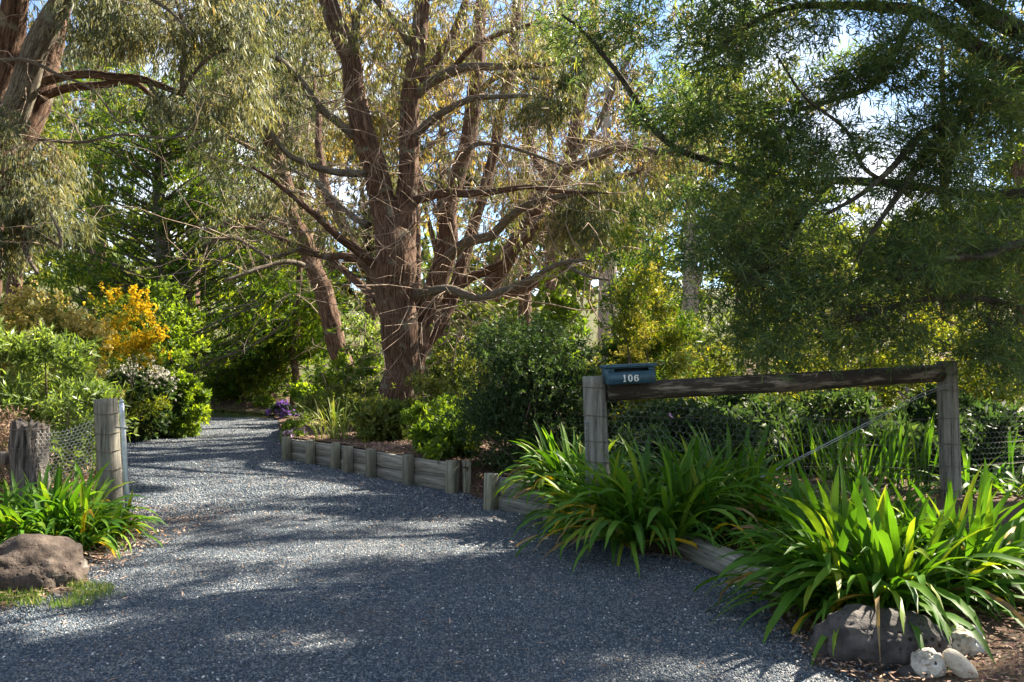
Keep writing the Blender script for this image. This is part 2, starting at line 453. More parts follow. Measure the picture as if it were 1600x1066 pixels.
def stone_mat():
    m, t, o = mat('gravel_stones')
    inf = N(t, 'ShaderNodeObjectInfo')
    c = ramp(t, [(0, (.016, .032, .052)), (.45, (.044, .070, .100)), (.80, (.125, .150, .176)), (.93, (.20, .205, .21)), (.985, (.24, .20, .17)), (.996, (.55, .54, .52)), (1, (.7, .7, .68))],
             inf.outputs['Random']).outputs['Color']
    p = N(t, 'ShaderNodeBsdfPrincipled', Roughness=.6); p.inputs['Specular IOR Level'].default_value = .45
    t.links.new(c, p.inputs['Base Color'])
    t.links.new(p.outputs[0], o.inputs['Surface'])
    return m
M_STONE = stone_mat()

def rock_mat(name, c0, c1, c2, pits=1.0, lich=None):
    m, t, o = mat(name)
    v = coords(t)
    a = noise(t, v, 9, 8, .65); b = noise(t, v, 45, 4, .6)
    vo = N(t, 'ShaderNodeTexVoronoi', Scale=26.0); t.links.new(v, vo.inputs['Vector'])
    c = ramp(t, [(.3, c0), (.5, c1), (.72, c2)], a).outputs['Color']
    pit = ramp(t, [(.12, (1,) * 3), (.30, (0,) * 3)], vo.outputs['Distance']).outputs['Color']
    pm = mix(t, (0, 0, 0), pit, ramp(t, [(.5, (0,) * 3), (.62, (pits,) * 3)], noise(t, v, 6)).outputs['Color'])
    c = mix(t, c, tuple(x * .3 for x in c0), pm)
    if lich:
        c = mix(t, c, lich, ramp(t, [(.62, (0,) * 3), (.72, (.85,) * 3)], noise(t, v, 5.5, 6, .7)).outputs['Color'])
    p = N(t, 'ShaderNodeBsdfPrincipled', Roughness=.85); p.inputs['Specular IOR Level'].default_value = .25
    t.links.new(c, p.inputs['Base Color'])
    iv = N(t, 'ShaderNodeInvert'); t.links.new(pm, iv.inputs['Color'])
    n1 = bump(t, a, .6, .03); n2 = bump(t, b, .8, .012, n1); n3 = bump(t, iv.outputs[0], .9, .02, n2)
    t.links.new(n3, p.inputs['Normal'])
    t.links.new(p.outputs[0], o.inputs['Surface'])
    return m

# ------------------------------------------------------------------ the setting: ground, drive, beds
def rise(x, y):
    return max(0.0, y - 20) * .055 + max(0.0, y - 45) * .04 + max(0.0, abs(x) - 30) * .05

def grid_sheet(name, xs, ys, hf, m, label=None):
    X, Y = np.meshgrid(xs, ys)
    Z = np.vectorize(hf)(X, Y)
    v = np.stack([X, Y, Z], -1).reshape(-1, 3)
    nx, ny = len(xs), len(ys)
    i = (np.arange(ny - 1)[:, None] * nx + np.arange(nx - 1)[None]).reshape(-1)
    mb = MB(); mb.add(v, np.stack([i, i + 1, i + nx + 1, i + nx], -1))
    o = mb.obj(name, m, smooth=True)
    return tag(o, label, kind='structure')

far = np.concatenate([-np.geomspace(300, 14, 14), np.linspace(-12, 12, 25), np.geomspace(14, 300, 14)])
fary = np.concatenate([[-60, -30, -10], np.linspace(-5, 60, 50), np.geomspace(65, 500, 12)])
grid_sheet('ground', far, fary, lambda x, y: rise(x, y) - .06 + .05 * mnoise.noise(Vector((x * .3, y * .3, 0))) * (1 if y > 24 else 0), M_TERRAIN,
           'dry grassy ground under the trees')

WALL1 = [G(452, 719), G(490, 725), G(530, 732), G(549, 739), G(585, 746), G(643, 758), G(712, 770)]
WALL2 = [G(773, 796), G(868, 815), G(935, 846)]
E0 = np.array([-14.5, 25.0, 0]); 
EDGE = [(E0, .02), (np.array([-10, 23.4, 0]), .03), (np.array([-6.3, 21.3, 0]), .05), (G(436, 662), .08), (G(440, 700), .25)]
EDGE += [(p + np.array([.07, .05, 0]), .31) for p in WALL1]
EDGE += [(WALL1[-1] + np.array([.14, .10, 0]), .30), (G(735, 772), .05), (G(758, 782), .04), (WALL2[0] + np.array([.02, .10, 0]), .30)]
EDGE += [(WALL2[0] + np.array([.08, .05, 0]), .31), (WALL2[1] + np.array([.07, .06, 0]), .30), (WALL2[2] + np.array([.08, .05, 0]), .24)]
EDGE += [(G(1000, 868), .10), (G(1062, 872), .10), (G(1190, 925), .09), (G(1215, 985), .03), (G(1262, 1040), .015), (G(1330, 1066), .01), (G(1500, 1180), .01), (np.array([3.2, 2.1, 0]), .01), (np.array([7, 1.2, 0]), .01)]
def strip_sheet(name, edge, dirv, ts, hf, m, label):
    """ground that starts along an edge line and runs outwards from it"""
    e = []
    for (a, ha), (b, hb) in zip(edge[:-1], edge[1:]):
        n = max(1, int(np.linalg.norm(b - a) / .22))
        for k in range(n):
            t = k / n
            q = a * (1 - t) + b * t; h = ha * (1 - t) + hb * t
            if h < .15: q = q + np.array([mnoise.noise(Vector(q) * 2.1), mnoise.noise(Vector(q) * 2.3 + Vector((9, 0, 0))), 0]) * .09
            e.append((q, h if h > .15 else h * .5 - .022))
    e.append(edge[-1])
    v = []
    for t in ts:
        for p, h in e:
            q = p + np.array([*dirv, 0]) * t
            v.append((q[0], q[1], hf(q[0], q[1], t, h)))
    nx = len(e)
    i = (np.arange(len(ts) - 1)[:, None] * nx + np.arange(nx - 1)[None]).reshape(-1)
    mb = MB(); mb.add(v, np.stack([i, i + 1, i + nx + 1, i + nx], -1))
    mb.add([(p[0], p[1], h) for p, h in e] + [(p[0], p[1], -.08) for p, h in e], [(k, nx + k, nx + k + 1, k + 1) for k in range(nx - 1)])
    return tag(mb.obj(name, m, smooth=True), label, kind='structure')
TS = list(np.linspace(0, 3, 16)) + list(np.linspace(3.4, 10, 18)) + list(np.linspace(11, 45, 18))
def bed_h(x, y, t, h):
    n = mnoise.noise(Vector((x * 1.3, y * 1.3, 3))) * .04 + mnoise.noise(Vector((x * 5, y * 5, 5))) * .015
    return h + (.02 * t + n) * min(1, t * 2 + .1) + max(0, .12 - h) * min(1, t / 1.5) + rise(x, y) + .01
strip_sheet('garden_bed', EDGE, (.86, .51), TS, bed_h, M_SOIL, 'mulched garden bed behind the retaining wall')
EDGE_L = [(np.array([-9.0, 1.0, 0]), .01), (np.array([-3.6, 2.9, 0]), .005), (G(0, 1000), .006), (G(110, 915), .012), (G(165, 885), .02), (G(225, 870), .02), (G(215, 800), .02), (np.array([-3.75, 8.2, 0]), .03),
          (np.array([-5.2, 10.6, 0]), .03), (np.array([-6.9, 13.2, 0]), .03), (np.array([-7.5, 15.3, 0]), .03), (np.array([-7.1, 17.0, 0]), .04), (np.array([-9, 18.8, 0]), .04), (np.array([-14.5, 20.2, 0]), .03)]
strip_sheet('verge', EDGE_L, (-.93, .05), TS, lambda x, y, t, h: h + .10 * min(1, t / 2) + .03 * mnoise.noise(Vector((x * 1.5, y * 1.5, 9))) * min(1, t * 2) + rise(x, y) + .01, M_SOIL,
            'bare soil verge left of the gravel drive')

# gravel drive: polygon strip between the two edge lines
def interp_edge(edge, n):
    p = np.array([q[:2] for q, _ in edge]); L = np.concatenate([[0], np.cumsum(np.linalg.norm(np.diff(p, axis=0), axis=1))])
    s_ = np.linspace(0, L[-1], n)
    return np.stack([np.interp(s_, L, p[:, 0]), np.interp(s_, L, p[:, 1])], -1)
def drive_rows():
    yl = np.array([q[:2] for q, _ in EDGE_L]); yr = np.array([q[:2] for q, _ in EDGE])[::-1]
    return yl, yr
DL = [(-9, .6), (-3.6, 2.8), tuple(G(0, 1000)[:2]), tuple(G(110, 915)[:2]), tuple(G(225, 870)[:2]), tuple(G(215, 800)[:2]), (-3.75, 8.2), (-5.2, 10.6), (-6.9, 13.2), (-7.5, 15.3), (-7.1, 17.0), (-9, 18.8), (-14.5, 20.2)]
DR = [(7, .6), (3.2, 2.0), tuple(G(1330, 1066)[:2]), tuple(G(1262, 1040)[:2]), tuple(G(1190, 925)[:2]), tuple(G(1000, 868)[:2]), tuple(WALL2[0][:2]), tuple(G(740, 775)[:2]), tuple(WALL1[4][:2]), tuple(WALL1[0][:2]), (-5.9, 20.2), (-10, 23.4), (-14.5, 25)]
def drive_z(x, y):
    return .004 + .018 * mnoise.noise(Vector((x * .8, y * .8, 0))) + .008 * mnoise.noise(Vector((x * 3, y * 3, 4)))
rows = []
for k in range(len(DL) - 1):
    n = max(2, int(max(np.hypot(DL[k + 1][0] - DL[k][0], DL[k + 1][1] - DL[k][1]), np.hypot(DR[k + 1][0] - DR[k][0], DR[k + 1][1] - DR[k][1])) / .12))
    for i in range(n):
        t = i / n
        rows.append((np.array(DL[k]) * (1 - t) + np.array(DL[k + 1]) * t, np.array(DR[k]) * (1 - t) + np.array(DR[k + 1]) * t))
W_ = 48
v = []
for a, b in rows:
    d = (b - a) / np.linalg.norm(b - a)
    a2, b2 = a - d * .22, b + d * (.22 if not (6.2 < b[1] < 16) else .08)
    for q in range(W_):
        p = a2 + (b2 - a2) * q / (W_ - 1)
        v.append((p[0], p[1], drive_z(p[0], p[1])))
i = (np.arange(len(rows) - 1)[:, None] * W_ + np.arange(W_ - 1)[None]).reshape(-1)
mb = MB()
mb.add(v, np.stack([i, i + 1, i + W_ + 1, i + W_], -1))
drive = tag(mb.obj('gravel_drive', M_GRAVEL, smooth=True), 'blue grey gravel drive curving away between the gate posts', kind='structure')
# apron in front
grid_sheet('road_apron', np.linspace(-12, 12, 60), np.linspace(-6, 1.0, 20), lambda x, y: .001 + .01 * mnoise.noise(Vector((x, y, 0))), M_GRAVEL, 'gravel in front of the drive')

def scatter_stones(name, src_v, src_f, dens_fn, size, m, label, seed=1):
    """loose stones: a stuff object that instances small rough pebbles over its own faces (geometry nodes)"""
    me = bpy.data.meshes.new(name)
    me.from_pydata([tuple(q) for q in src_v], [], [tuple(q) for q in src_f])
    at = me.attributes.new('dens', 'FLOAT', 'POINT')
    at.data.foreach_set('value', np.array([dens_fn(*q) for q in src_v], np.float32))
    o = link(name, me, m)
    ng = bpy.data.node_groups.new(name, 'GeometryNodeTree')
    ng.interface.new_socket('Geometry', in_out='INPUT', socket_type='NodeSocketGeometry')
    ng.interface.new_socket('Geometry', in_out='OUTPUT', socket_type='NodeSocketGeometry')
    gi, go = ng.nodes.new('NodeGroupInput'), ng.nodes.new('NodeGroupOutput')
    ds = ng.nodes.new('GeometryNodeDistributePointsOnFaces')
    na = ng.nodes.new('GeometryNodeInputNamedAttribute'); na.data_type = 'FLOAT'; na.inputs['Name'].default_value = 'dens'
    ds.inputs['Seed'].default_value = seed
    ic = ng.nodes.new('GeometryNodeMeshIcoSphere'); ic.inputs['Radius'].default_value = 1.0; ic.inputs['Subdivisions'].default_value = 1
    sm = ng.nodes.new('GeometryNodeSetMaterial'); sm.inputs['Material'].default_value = m
    ip = ng.nodes.new('GeometryNodeInstanceOnPoints')
    rr = ng.nodes.new('FunctionNodeRandomValue'); rr.data_type = 'FLOAT_VECTOR'
    rr.inputs[0].default_value = (0, 0, 0); rr.inputs[1].default_value = (6.28, 6.28, 6.28)
    rs = ng.nodes.new('FunctionNodeRandomValue'); rs.data_type = 'FLOAT_VECTOR'
    rs.inputs[0].default_value = (size * .45, size * .45, size * .35); rs.inputs[1].default_value = (size * 1.3, size * 1.2, size * .9); rs.inputs['Seed'].default_value = 5
    L = ng.links.new
    L(gi.outputs[0], ds.inputs['Mesh']); L(na.outputs[0], ds.inputs['Density'])
    L(ic.outputs[0], sm.inputs[0]); L(ds.outputs[0], ip.inputs['Points']); L(sm.outputs[0], ip.inputs['Instance'])
    L(rr.outputs[0], ip.inputs['Rotation']); L(rs.outputs[0], ip.inputs['Scale']); L(ip.outputs[0], go.inputs[0])
    md = o.modifiers.new('stones', 'NODES'); md.node_group = ng
    return tag(o, label, kind='stuff')
def sub_faces(cond):
    vv = np.array(v); ff = np.stack([i, i + 1, i + W_ + 1, i + W_], -1)
    c = vv[ff].mean(1)
    ff = ff[[cond(*q) for q in c]]
    u, inv = np.unique(ff, return_inverse=True)
    return vv[u], inv.reshape(-1, 4)
def edge_strip(edge, w0, w1):
    vs, fs = [], []
    pts_ = interp_edge(edge, 160)
    for q in pts_: vs += [(q[0] + w0[0], q[1] + w0[1], .012), (q[0] + w1[0], q[1] + w1[1], .03)]
    for k in range(len(pts_) - 1): fs.append((2 * k, 2 * k + 2, 2 * k + 3, 2 * k + 1))
    return vs, fs
def in_view(x, y, z):
    return y > 2.6 and abs(x) < .67 * y + .3
sv, sf = sub_faces(lambda x, y, z: in_view(x, y, z) and y < 7.5)
scatter_stones('gravel', sv, sf, lambda x, y, z: (8500 if y < 5 else 8500 * (5 / y) ** 2) * max(.25, .85 + 1.3 * mnoise.noise(Vector((x * 1.6 + 3, y * .8, 0)))), .0070, M_STONE, 'loose blue grey gravel stones on the drive', 1)
sv, sf = sub_faces(lambda x, y, z: in_view(x, y, z) and 7.5 <= y < 21)
scatter_stones('gravel', sv, sf, lambda x, y, z: 2200 * (8 / y) ** 1.6, .012, M_STONE, 'loose gravel stones on the far half of the drive', 2)
sv, sf = sub_faces(lambda x, y, z: in_view(x, y, z) and y < 9)
scatter_stones('gravel', sv, sf, lambda x, y, z: 14, .009, plain('pale_pebbles', (.55, .54, .52), .6), 'scattered pale pebbles among the gravel', 3)

sv, sf = edge_strip(EDGE[-10:], (-.05, -.03), (.22, .13))
o_ = scatter_stones('gravel', sv, sf, lambda x, y, z: 1500 if z < .02 else 60, .008, M_STONE, 'gravel stones strewn over the soil edge on the right', 4)
sv, sf = edge_strip(EDGE_L[1:8], (.04, 0), (-.30, .02))
scatter_stones('gravel', sv, sf, lambda x, y, z: 1500 if z < .02 else 60, .008, M_STONE, 'gravel stones strewn over the verge on the left', 5)

# ------------------------------------------------------------------ leaves
def leaf_mesh_arrays(base, d, length, width, seedn=None):
    n = len(base)
    d = d / (np.linalg.norm(d, axis=1)[:, None] + 1e-9)
    r = rng.normal(size=(n, 3))
    s_ = np.cross(d, r); s_ /= np.linalg.norm(s_, axis=1)[:, None] + 1e-9
    nn = np.cross(d, s_)
    length = length * rng.uniform(.7, 1.25, n); width = width * rng.uniform(.75, 1.2, n)
    mid = base + d * (length * .45)[:, None] + nn * (length * .06)[:, None]
    v = np.stack([base, mid + s_ * (width / 2)[:, None], base + d * length[:, None], mid - s_ * (width / 2)[:, None]], 1)
    return v
def leaves_obj(name, V, rnd, m, parent=None):
    """V (n,4,3): one four-cornered leaf each"""
    n = len(V)
    me = bpy.data.meshes.new(name)
    me.vertices.add(n * 4); me.vertices.foreach_set('co', V.astype(np.float32).ravel())
    me.loops.add(n * 4); me.loops.foreach_set('vertex_index', np.arange(n * 4, dtype=np.int32))
    me.polygons.add(n)
    me.polygons.foreach_set('loop_start', np.arange(0, n * 4, 4, dtype=np.int32)); me.polygons.foreach_set('loop_total', np.full(n, 4, np.int32))
    a = me.attributes.new('rnd', 'FLOAT', 'FACE'); a.data.foreach_set('value', np.clip(rnd, 0, 1).astype(np.float32))
    me.update(calc_edges=True)
    TOT[0] += n * 2
    return link(name, me, m, parent)
TOT = [0]
def unit(v): return v / (np.linalg.norm(v, axis=1)[:, None] + 1e-9)

def clump_points(c, rad, n, K, sub=.32, shell=.55, low=None):
    """n points gathered in K lumps that fill an ellipsoid, most of them near its outside"""
    c = np.asarray(c, float); rad = np.asarray(rad, float)
    d = unit(rng.normal(size=(K, 3)))
    rr = shell + (1 - shell) * rng.random(K) ** .7
    fill = rng.random(K) < .25
    rr[fill] *= rng.random(fill.sum())
    cen = c + d * rr[:, None] * rad
    wgt = rng.uniform(.35, 1.5, K); wgt /= wgt.sum()
    k = rng.choice(K, n, p=wgt)
    sc = sub * rad.mean() * rng.uniform(.6, 1.3, K)
    off = unit(rng.normal(size=(n, 3))) * (rng.random(n) ** .5 * np.where(rng.random(n) < .07, rng.uniform(1.2, 1.8, n), 1))[:, None]
    off[:, 2] *= .75
    p = cen[k] + off * sc[k][:, None]
    if low is not None:
        ok = p[:, 2] > low
        p, k = p[ok], k[ok]
    return p, k, cen

def sprays(p, k, c, style, m_per, L, W, twig=.16):
    """m_per leaves on a twig at every point"""
    n = len(p)
    out = unit(p - c)
    if style == 'droop':
        td = unit(out * .5 + rng.normal(size=(n, 3)) * .6 + np.array([0, 0, -.5]))
    elif style == 'wattle':
        td = unit(out * .4 + rng.normal(size=(n, 3)) * .8 + np.array([0, 0, -.15]))
    elif style == 'cypress':
        td = unit(out * .9 * np.array([1, 1, .2]) + rng.normal(size=(n, 3)) * .35 + np.array([0, 0, .22]))
    else:
        td = unit(out * .8 + rng.normal(size=(n, 3)) * .7 + np.array([0, 0, .35]))
    s_ = rng.random((n, m_per))
    b = p[:, None, :] + td[:, None, :] * (s_ * twig)[..., None]
    q = rng.normal(size=(n, m_per, 3))
    if style == 'droop':
        d = td[:, None] * .25 + q * .33 + np.array([0, 0, -.9])
    elif style == 'wattle':
        d = td[:, None] * .75 + q * .50
    elif style == 'cypress':
        d = td[:, None] * .9 + q * .33
    elif style == 'bloom':
        d = q
    else:
        d = td[:, None] * .5 + q * .6
    b = b.reshape(-1, 3); d = unit(d.reshape(-1, 3))
    V = leaf_mesh_arrays(b, d, L, W)
    cl = np.random.default_rng(3).random(4096)[k % 4096]
    rnd = (np.repeat(cl, m_per) * .45 + rng.random(n * m_per) * .6 - .03)
    return V, rnd, td

def twigs_mb(mb, p, td, ln, r):
    """thin three-sided twigs"""
    n = len(p)
    if n == 0: return
    s_ = unit(np.cross(td, rng.normal(size=(n, 3)))); t_ = np.cross(td, s_)
    a = [0, 2 * PI / 3, 4 * PI / 3]
    b0 = p - td * (ln * .6)
    V = np.stack([b0 + (s_ * math.cos(x) + t_ * math.sin(x)) * r for x in a] + [p + td * ln], 1)
    base = np.arange(n)[:, None] * 4
    F_ = np.concatenate([base + np.array([[0, 1, 3]]), base + np.array([[1, 2, 3]]), base + np.array([[2, 0, 3]])])
    mb.add(V.reshape(-1, 3), F_)

def branchlets(mb, anchors, cens, r0, sides=5, near=.6):
    """curved tapering branchlets from the limbs to the lumps of leaves"""
    anchors = np.asarray(anchors)
    for c in cens:
        dd = np.linalg.norm((anchors - c) * np.array([1, 1, 1.15]), axis=1)
        dd = dd + rng.random(len(dd)) * near
        a = anchors[int(dd.argmin())]
        L = np.linalg.norm(c - a)
        if L < .15: continue
        if L > 4.2: continue
        side = rng.normal(size=3) * L * .13
        m1 = a * .66 + c * .34 + side + np.array([0, 0, .06 * L]); m2 = a * .3 + c * .7 - side * .5 + np.array([0, 0, .10 * L])
        pts, rr = smooth_path([a, m1, m2, c], [r0 * (.6 + .25 * L), r0 * .75, r0 * .5, r0 * .25], L / 7)
        pts = pts + rng.normal(size=pts.shape) * L * .012
        tube(mb, pts, rr, sides, cap=False)

THIN = [1.0]
def limb(root, name, pxs, m, sides=12, rough=.10, step=.12, seed=1, anchors=None, label=None):
    pts = [P(a[0], a[1], a[3]) for a in pxs]; rad = [a[2] * a[3] / F * (1 if name == 'trunk' else THIN[0]) for a in pxs]
    p, r = smooth_path(pts, rad, step)
    ln = len(p)
    wob = np.stack([vnoise(np.zeros(ln), np.arange(ln) * step * 1.6, 4, seed + k * 7) - .5 for k in range(3)], -1)
    p = p + wob * (.05 + r[:, None] * .5) * np.minimum(1, np.arange(ln) * step / .8)[:, None]
    mb = MB()
    tube(mb, p, r, sides, rough, seed=seed)
    o = mb.obj(name, m, root, smooth=True, uv=True)
    if label: o['label'] = label
    if anchors is not None: anchors.extend(list(p[::2]))
    return o

def side_shoots(root, anchors_px, m, n, ln, seed):
    pass

def crown(root, blobs, mleaf, style, m_per, L, W, twig, anchors=None, r0=.012, mtwig=None, sub=.32, shell=.5, gap=True, name='crown', low=None, twig_r=.0022, tw=.35, tw_len=None):
    Vs, Rs = [], []
    tm = MB()
    for (c, rad, n, K) in blobs:
        p, k, cen = clump_points(c, rad, n, K, sub, shell, low)
        if gap:
            ok = sun_open(p); p, k = p[ok], k[ok]
            cen = cen[sun_open(cen)]
        if not len(p): continue
        V, r, td = sprays(p, k + int(rng.integers(4000)), np.asarray(c), style, m_per, L, W, twig)
        Vs.append(V); Rs.append(r)
        if anchors is not None and len(anchors):
            branchlets(tm, anchors, cen, r0)
            s_ = rng.random(len(p)) < tw
            twigs_mb(tm, p[s_], td[s_], tw_len or twig, twig_r)
    V = np.concatenate(Vs); r = np.concatenate(Rs)
    o = leaves_obj(name, V, r, mleaf, root)
    if tm.n:
        tm.obj('twig', mtwig or M_TWIG, root, smooth=True)['kind'] = 'stuff'
        TOT[0] += sum(len(f) for f in tm.f)
    return o

def blob(px, py, rx, ry, D, rd, n, K):
    return (P(px, py, D), np.array([rx * D / F, rd, ry * D / F]), n, K)

# ------------------------------------------------------------------ trees
THIN[0] = .84
# 1 the great stringybark in the middle
root = thing('stringybark_tree', 'huge red-brown stringybark with forked trunk standing behind the sleeper wall', 'tree', P(622, 660, 14))
an = []
limb(root, 'trunk', [(620, 690, 42, 14), (621, 640, 31, 14), (622, 590, 27, 14), (622, 540, 27, 14), (624, 480, 29, 14), (622, 420, 32, 14), (617, 370, 31, 14), (604, 320, 21, 14), (600, 300, 15, 14)], M_BARK, 72, .10, .035, 3)
limb(root, 'limb', [(612, 372, 27, 14), (600, 320, 25, 14), (588, 270, 23, 13.9), (577, 220, 22, 13.8), (560, 150, 20, 13.7), (543, 90, 19, 13.6), (524, 30, 17, 13.5), (508, -40, 15, 13.4), (495, -160, 11, 13), (480, -300, 7, 12.6)], M_BARK, 56, .10, .04, 11, an)
limb(root, 'limb', [(630, 380, 22, 14), (636, 330, 20, 14), (638, 260, 18, 14), (642, 180, 18, 14), (650, 100, 17, 14), (656, 40, 15, 14), (662, -40, 13, 14.2), (670, -180, 9, 14.5), (690, -320, 5, 15)], M_BARK, 56, .10, .04, 17, an)
limb(root, 'limb', [(634, 650, 20, 14.3), (643, 590, 22, 14.5), (657, 530, 23, 14.6), (672, 470, 22, 14.6), (686, 420, 20, 14.6), (698, 370, 18, 14.6), (708, 310, 16, 14.7), (722, 250, 16, 14.8), (738, 180, 15, 15), (748, 100, 13, 15), (752, 20, 12, 15.2), (760, -100, 9, 15.4), (770, -250, 5, 16)], M_BARK, 56, .10, .04, 23, an, 'pale sunlit stem leaning right')
limb(root, 'limb', [(655, 560, 10, 15.2), (700, 480, 11, 15.6), (735, 380, 11, 15.8), (760, 290, 10, 16), (785, 180, 9, 16), (800, 80, 8, 16.2), (806, -30, 9, 16.4), (815, -160, 6, 17)], M_BARK, 32, .14, .06, 29, an)
limb(root, 'limb', [(618, 470, 10, 14.6), (560, 400, 10, 15.6), (520, 320, 10, 16.2), (600, 200, 9, 16.5), (608, 100, 8, 16.6), (600, 0, 6, 16.8)][:3] + [(500, 230, 7, 16.6), (490, 120, 5, 17)], M_BARK, 24, .14, .08, 31, an)
BR = [
 [(640, 466, 9, 14), (660, 458, 9, 13.9), (700, 452, 8.5, 13.7), (745, 462, 7.5, 13.4), (790, 455, 6.5, 13), (830, 432, 5.5, 12.6), (870, 412, 4.5, 12.3), (925, 405, 3, 12)],
 [(640, 320, 9, 14), (665, 308, 9, 13.9), (710, 303, 8, 13.6), (760, 299, 7, 13.3), (820, 291, 5, 13), (880, 300, 3.5, 12.7), (950, 303, 2, 12.4)],
 [(650, 150, 9, 14), (672, 128, 10, 13.9), (705, 110, 9, 13.7), (745, 108, 8, 13.5), (800, 105, 7, 13.2), (860, 100, 5, 13), (925, 88, 3, 12.7), (1000, 60, 2, 12.4)],
 [(648, 215, 8, 14), (672, 190, 7.5, 13.7), (710, 168, 6, 13.4), (760, 152, 5, 13.1), (830, 150, 3.5, 12.8), (900, 170, 2.2, 12.5)],
 [(604, 430, 9, 14), (578, 408, 9, 13.8), (545, 383, 8, 13.4), (510, 350, 7, 13), (470, 318, 5.5, 12.6), (430, 285, 4, 12.2), (395, 262, 2.5, 11.9)],
 [(556, 215, 8, 13.7), (530, 193, 8, 13.5), (500, 170, 7.5, 13.2), (470, 128, 7, 12.9), (445, 100, 6, 12.6), (418, 82, 4, 12.3), (380, 40, 3, 12)],
 [(572, 272, 8, 13.8), (535, 268, 7, 13.4), (490, 256, 6, 13), (450, 238, 5, 12.7), (415, 205, 4, 12.4), (385, 185, 2.5, 12)],
 [(596, 435, 8, 14), (570, 412, 8, 14.4), (540, 402, 7.5, 14.8), (505, 402, 6.5, 15), (460, 385, 5, 15.2), (410, 362, 4, 15.4), (340, 355, 2.5, 15.6)],
 [(575, 352, 7, 14), (545, 335, 6.5, 14.3), (515, 308, 5.5, 14.6), (490, 280, 4.5, 15), (440, 262, 3, 15.3)],
 [(695, 405, 11, 14.6), (725, 385, 11, 14.3), (765, 368, 9, 14), (800, 335, 8, 13.6), (850, 310, 6, 13.2), (930, 298, 4, 12.8)],
 [(652, 130, 9, 14), (682, 92, 9, 14.1), (705, 55, 8, 14.2), (722, 10, 7, 14.3), (735, -50, 5, 14.5)],
 [(548, 95, 7, 13.6), (556, 40, 8, 13.6), (560, 20, 8, 13.5), (590, -15, 6, 13.5)],
 [(640, 70, 8, 14), (628, 48, 8, 13.9), (605, 22, 7, 13.8), (580, -10, 6, 13.6), (540, -60, 4, 13.4)],
 [(590, 470, 8, 14.3), (575, 455, 8, 14.8), (548, 430, 7, 15.2), (505, 400, 6, 15.6), (470, 395, 4, 16)],
 [(745, 150, 6, 15), (770, 125, 5, 14.6), (800, 118, 4.5, 14.3), (850, 125, 3, 14), (910, 140, 2, 13.6)],
 [(705, 330, 6, 14.6), (690, 345, 5, 14.3), (720, 250, 5, 14), (745, 225, 4.5, 13.6), (800, 232, 3.5, 13.2), (880, 260, 2.5, 12.8)][2:] ,
 [(690, 470, 8, 15), (730, 440, 9, 15), (790, 405, 8, 14.8), (850, 350, 7, 14.6), (920, 300, 5, 14.4)],
 [(880, 412, 3.6, 12.3), (915, 430, 3, 12), (960, 440, 2, 11.7)],
 [(470, 390, 4, 15), (420, 400, 3.5, 15), (370, 372, 3, 15), (320, 380, 2, 15)],
 [(705, 112, 6, 13.8), (735, 75, 5, 13.5), (775, 55, 4, 13.2), (830, 40, 3, 12.8)],
]
for q, b in enumerate(BR):
    limb(root, 'branch', b, M_BARK_GREY if q % 3 != 1 else M_BARK, 12, .12, .07, 40 + q, an)
EUC_A = [blob(560, 60, 150, 110, 13.6, 2.0, 2300, 50), blob(720, 40, 140, 110, 14.5, 2.0, 2300, 45), blob(430, 130, 110, 110, 13, 1.6, 1900, 40), blob(400, 260, 90, 80, 13, 1.4, 1000, 30),
         blob(850, 70, 120, 80, 13.2, 1.5, 1900, 32), blob(880, 200, 100, 90, 13, 1.6, 1500, 30), blob(930, 320, 90, 80, 12.8, 1.3, 1500, 26), blob(780, 330, 90, 90, 14, 1.4, 1000, 24),
         blob(500, 330, 80, 70, 14.6, 1.4, 900, 22), blob(350, 360, 60, 50, 15, 1.2, 700, 14), blob(600, 170, 80, 100, 15.5, 1.4, 900, 22),
         blob(500, -150, 200, 120, 13.5, 2.2, 1600, 40), blob(780, -180, 220, 120, 14.5, 2.2, 1600, 40)]
crown(root, EUC_A, M_EUC, 'droop', 8, .125, .018, .24, an, .010, M_BARK_GREY, .38, .2)

TWIGGY.append((root, an, 560, 2.1, .011))

# 2 tree behind to the right, leaning
root = thing('stringybark_tree', 'leaning stringybark with long low limbs reaching right behind the main trunk', 'tree', P(720, 600, 19))
an = []
limb(root, 'trunk', [(735, 600, 17, 19), (745, 520, 15, 19), (775, 440, 14, 18.8), (815, 370, 13, 18.6), (850, 310, 12, 18.5), (880, 270, 10, 18.3), (900, 200, 11, 18.3), (915, 120, 9, 18.3), (925, 20, 7, 18.4), (930, -80, 4, 18.4)], M_BARK, 40, .10, .07, 5, an)
limb(root, 'limb', [(845, 300, 12, 18.5), (885, 262, 11, 18), (930, 245, 10, 17.5), (975, 228, 9, 17), (1020, 236, 6, 16.7), (1075, 228, 4, 16.4)], M_BARK_GREY, 20, .14, .09, 6, an, 'long pale sunlit limb')
limb(root, 'limb', [(760, 470, 9, 19), (820, 450, 9, 18.8), (870, 425, 8, 18.6), (930, 380, 6, 18.4), (1000, 350, 5, 18)], M_BARK, 20, .14, .09, 7, an)
limb(root, 'limb', [(865, 290, 8, 18.4), (830, 230, 8, 18.8), (845, 150, 7, 19), (870, 60, 6, 19.2), (880, -40, 4, 19.4)], M_BARK, 16, .12, .1, 8, an)
limb(root, 'limb', [(880, 262, 7, 18.3), (930, 200, 6, 18), (960, 130, 5, 17.8), (1000, 60, 4, 17.6)], M_BARK_GREY, 14, .12, .1, 9, an)
limb(root, 'limb', [(800, 390, 8, 18.7), (860, 330, 7, 18), (920, 290, 5, 17.5), (1000, 270, 3, 17)], M_BARK_GREY, 14, .12, .1, 10, an)
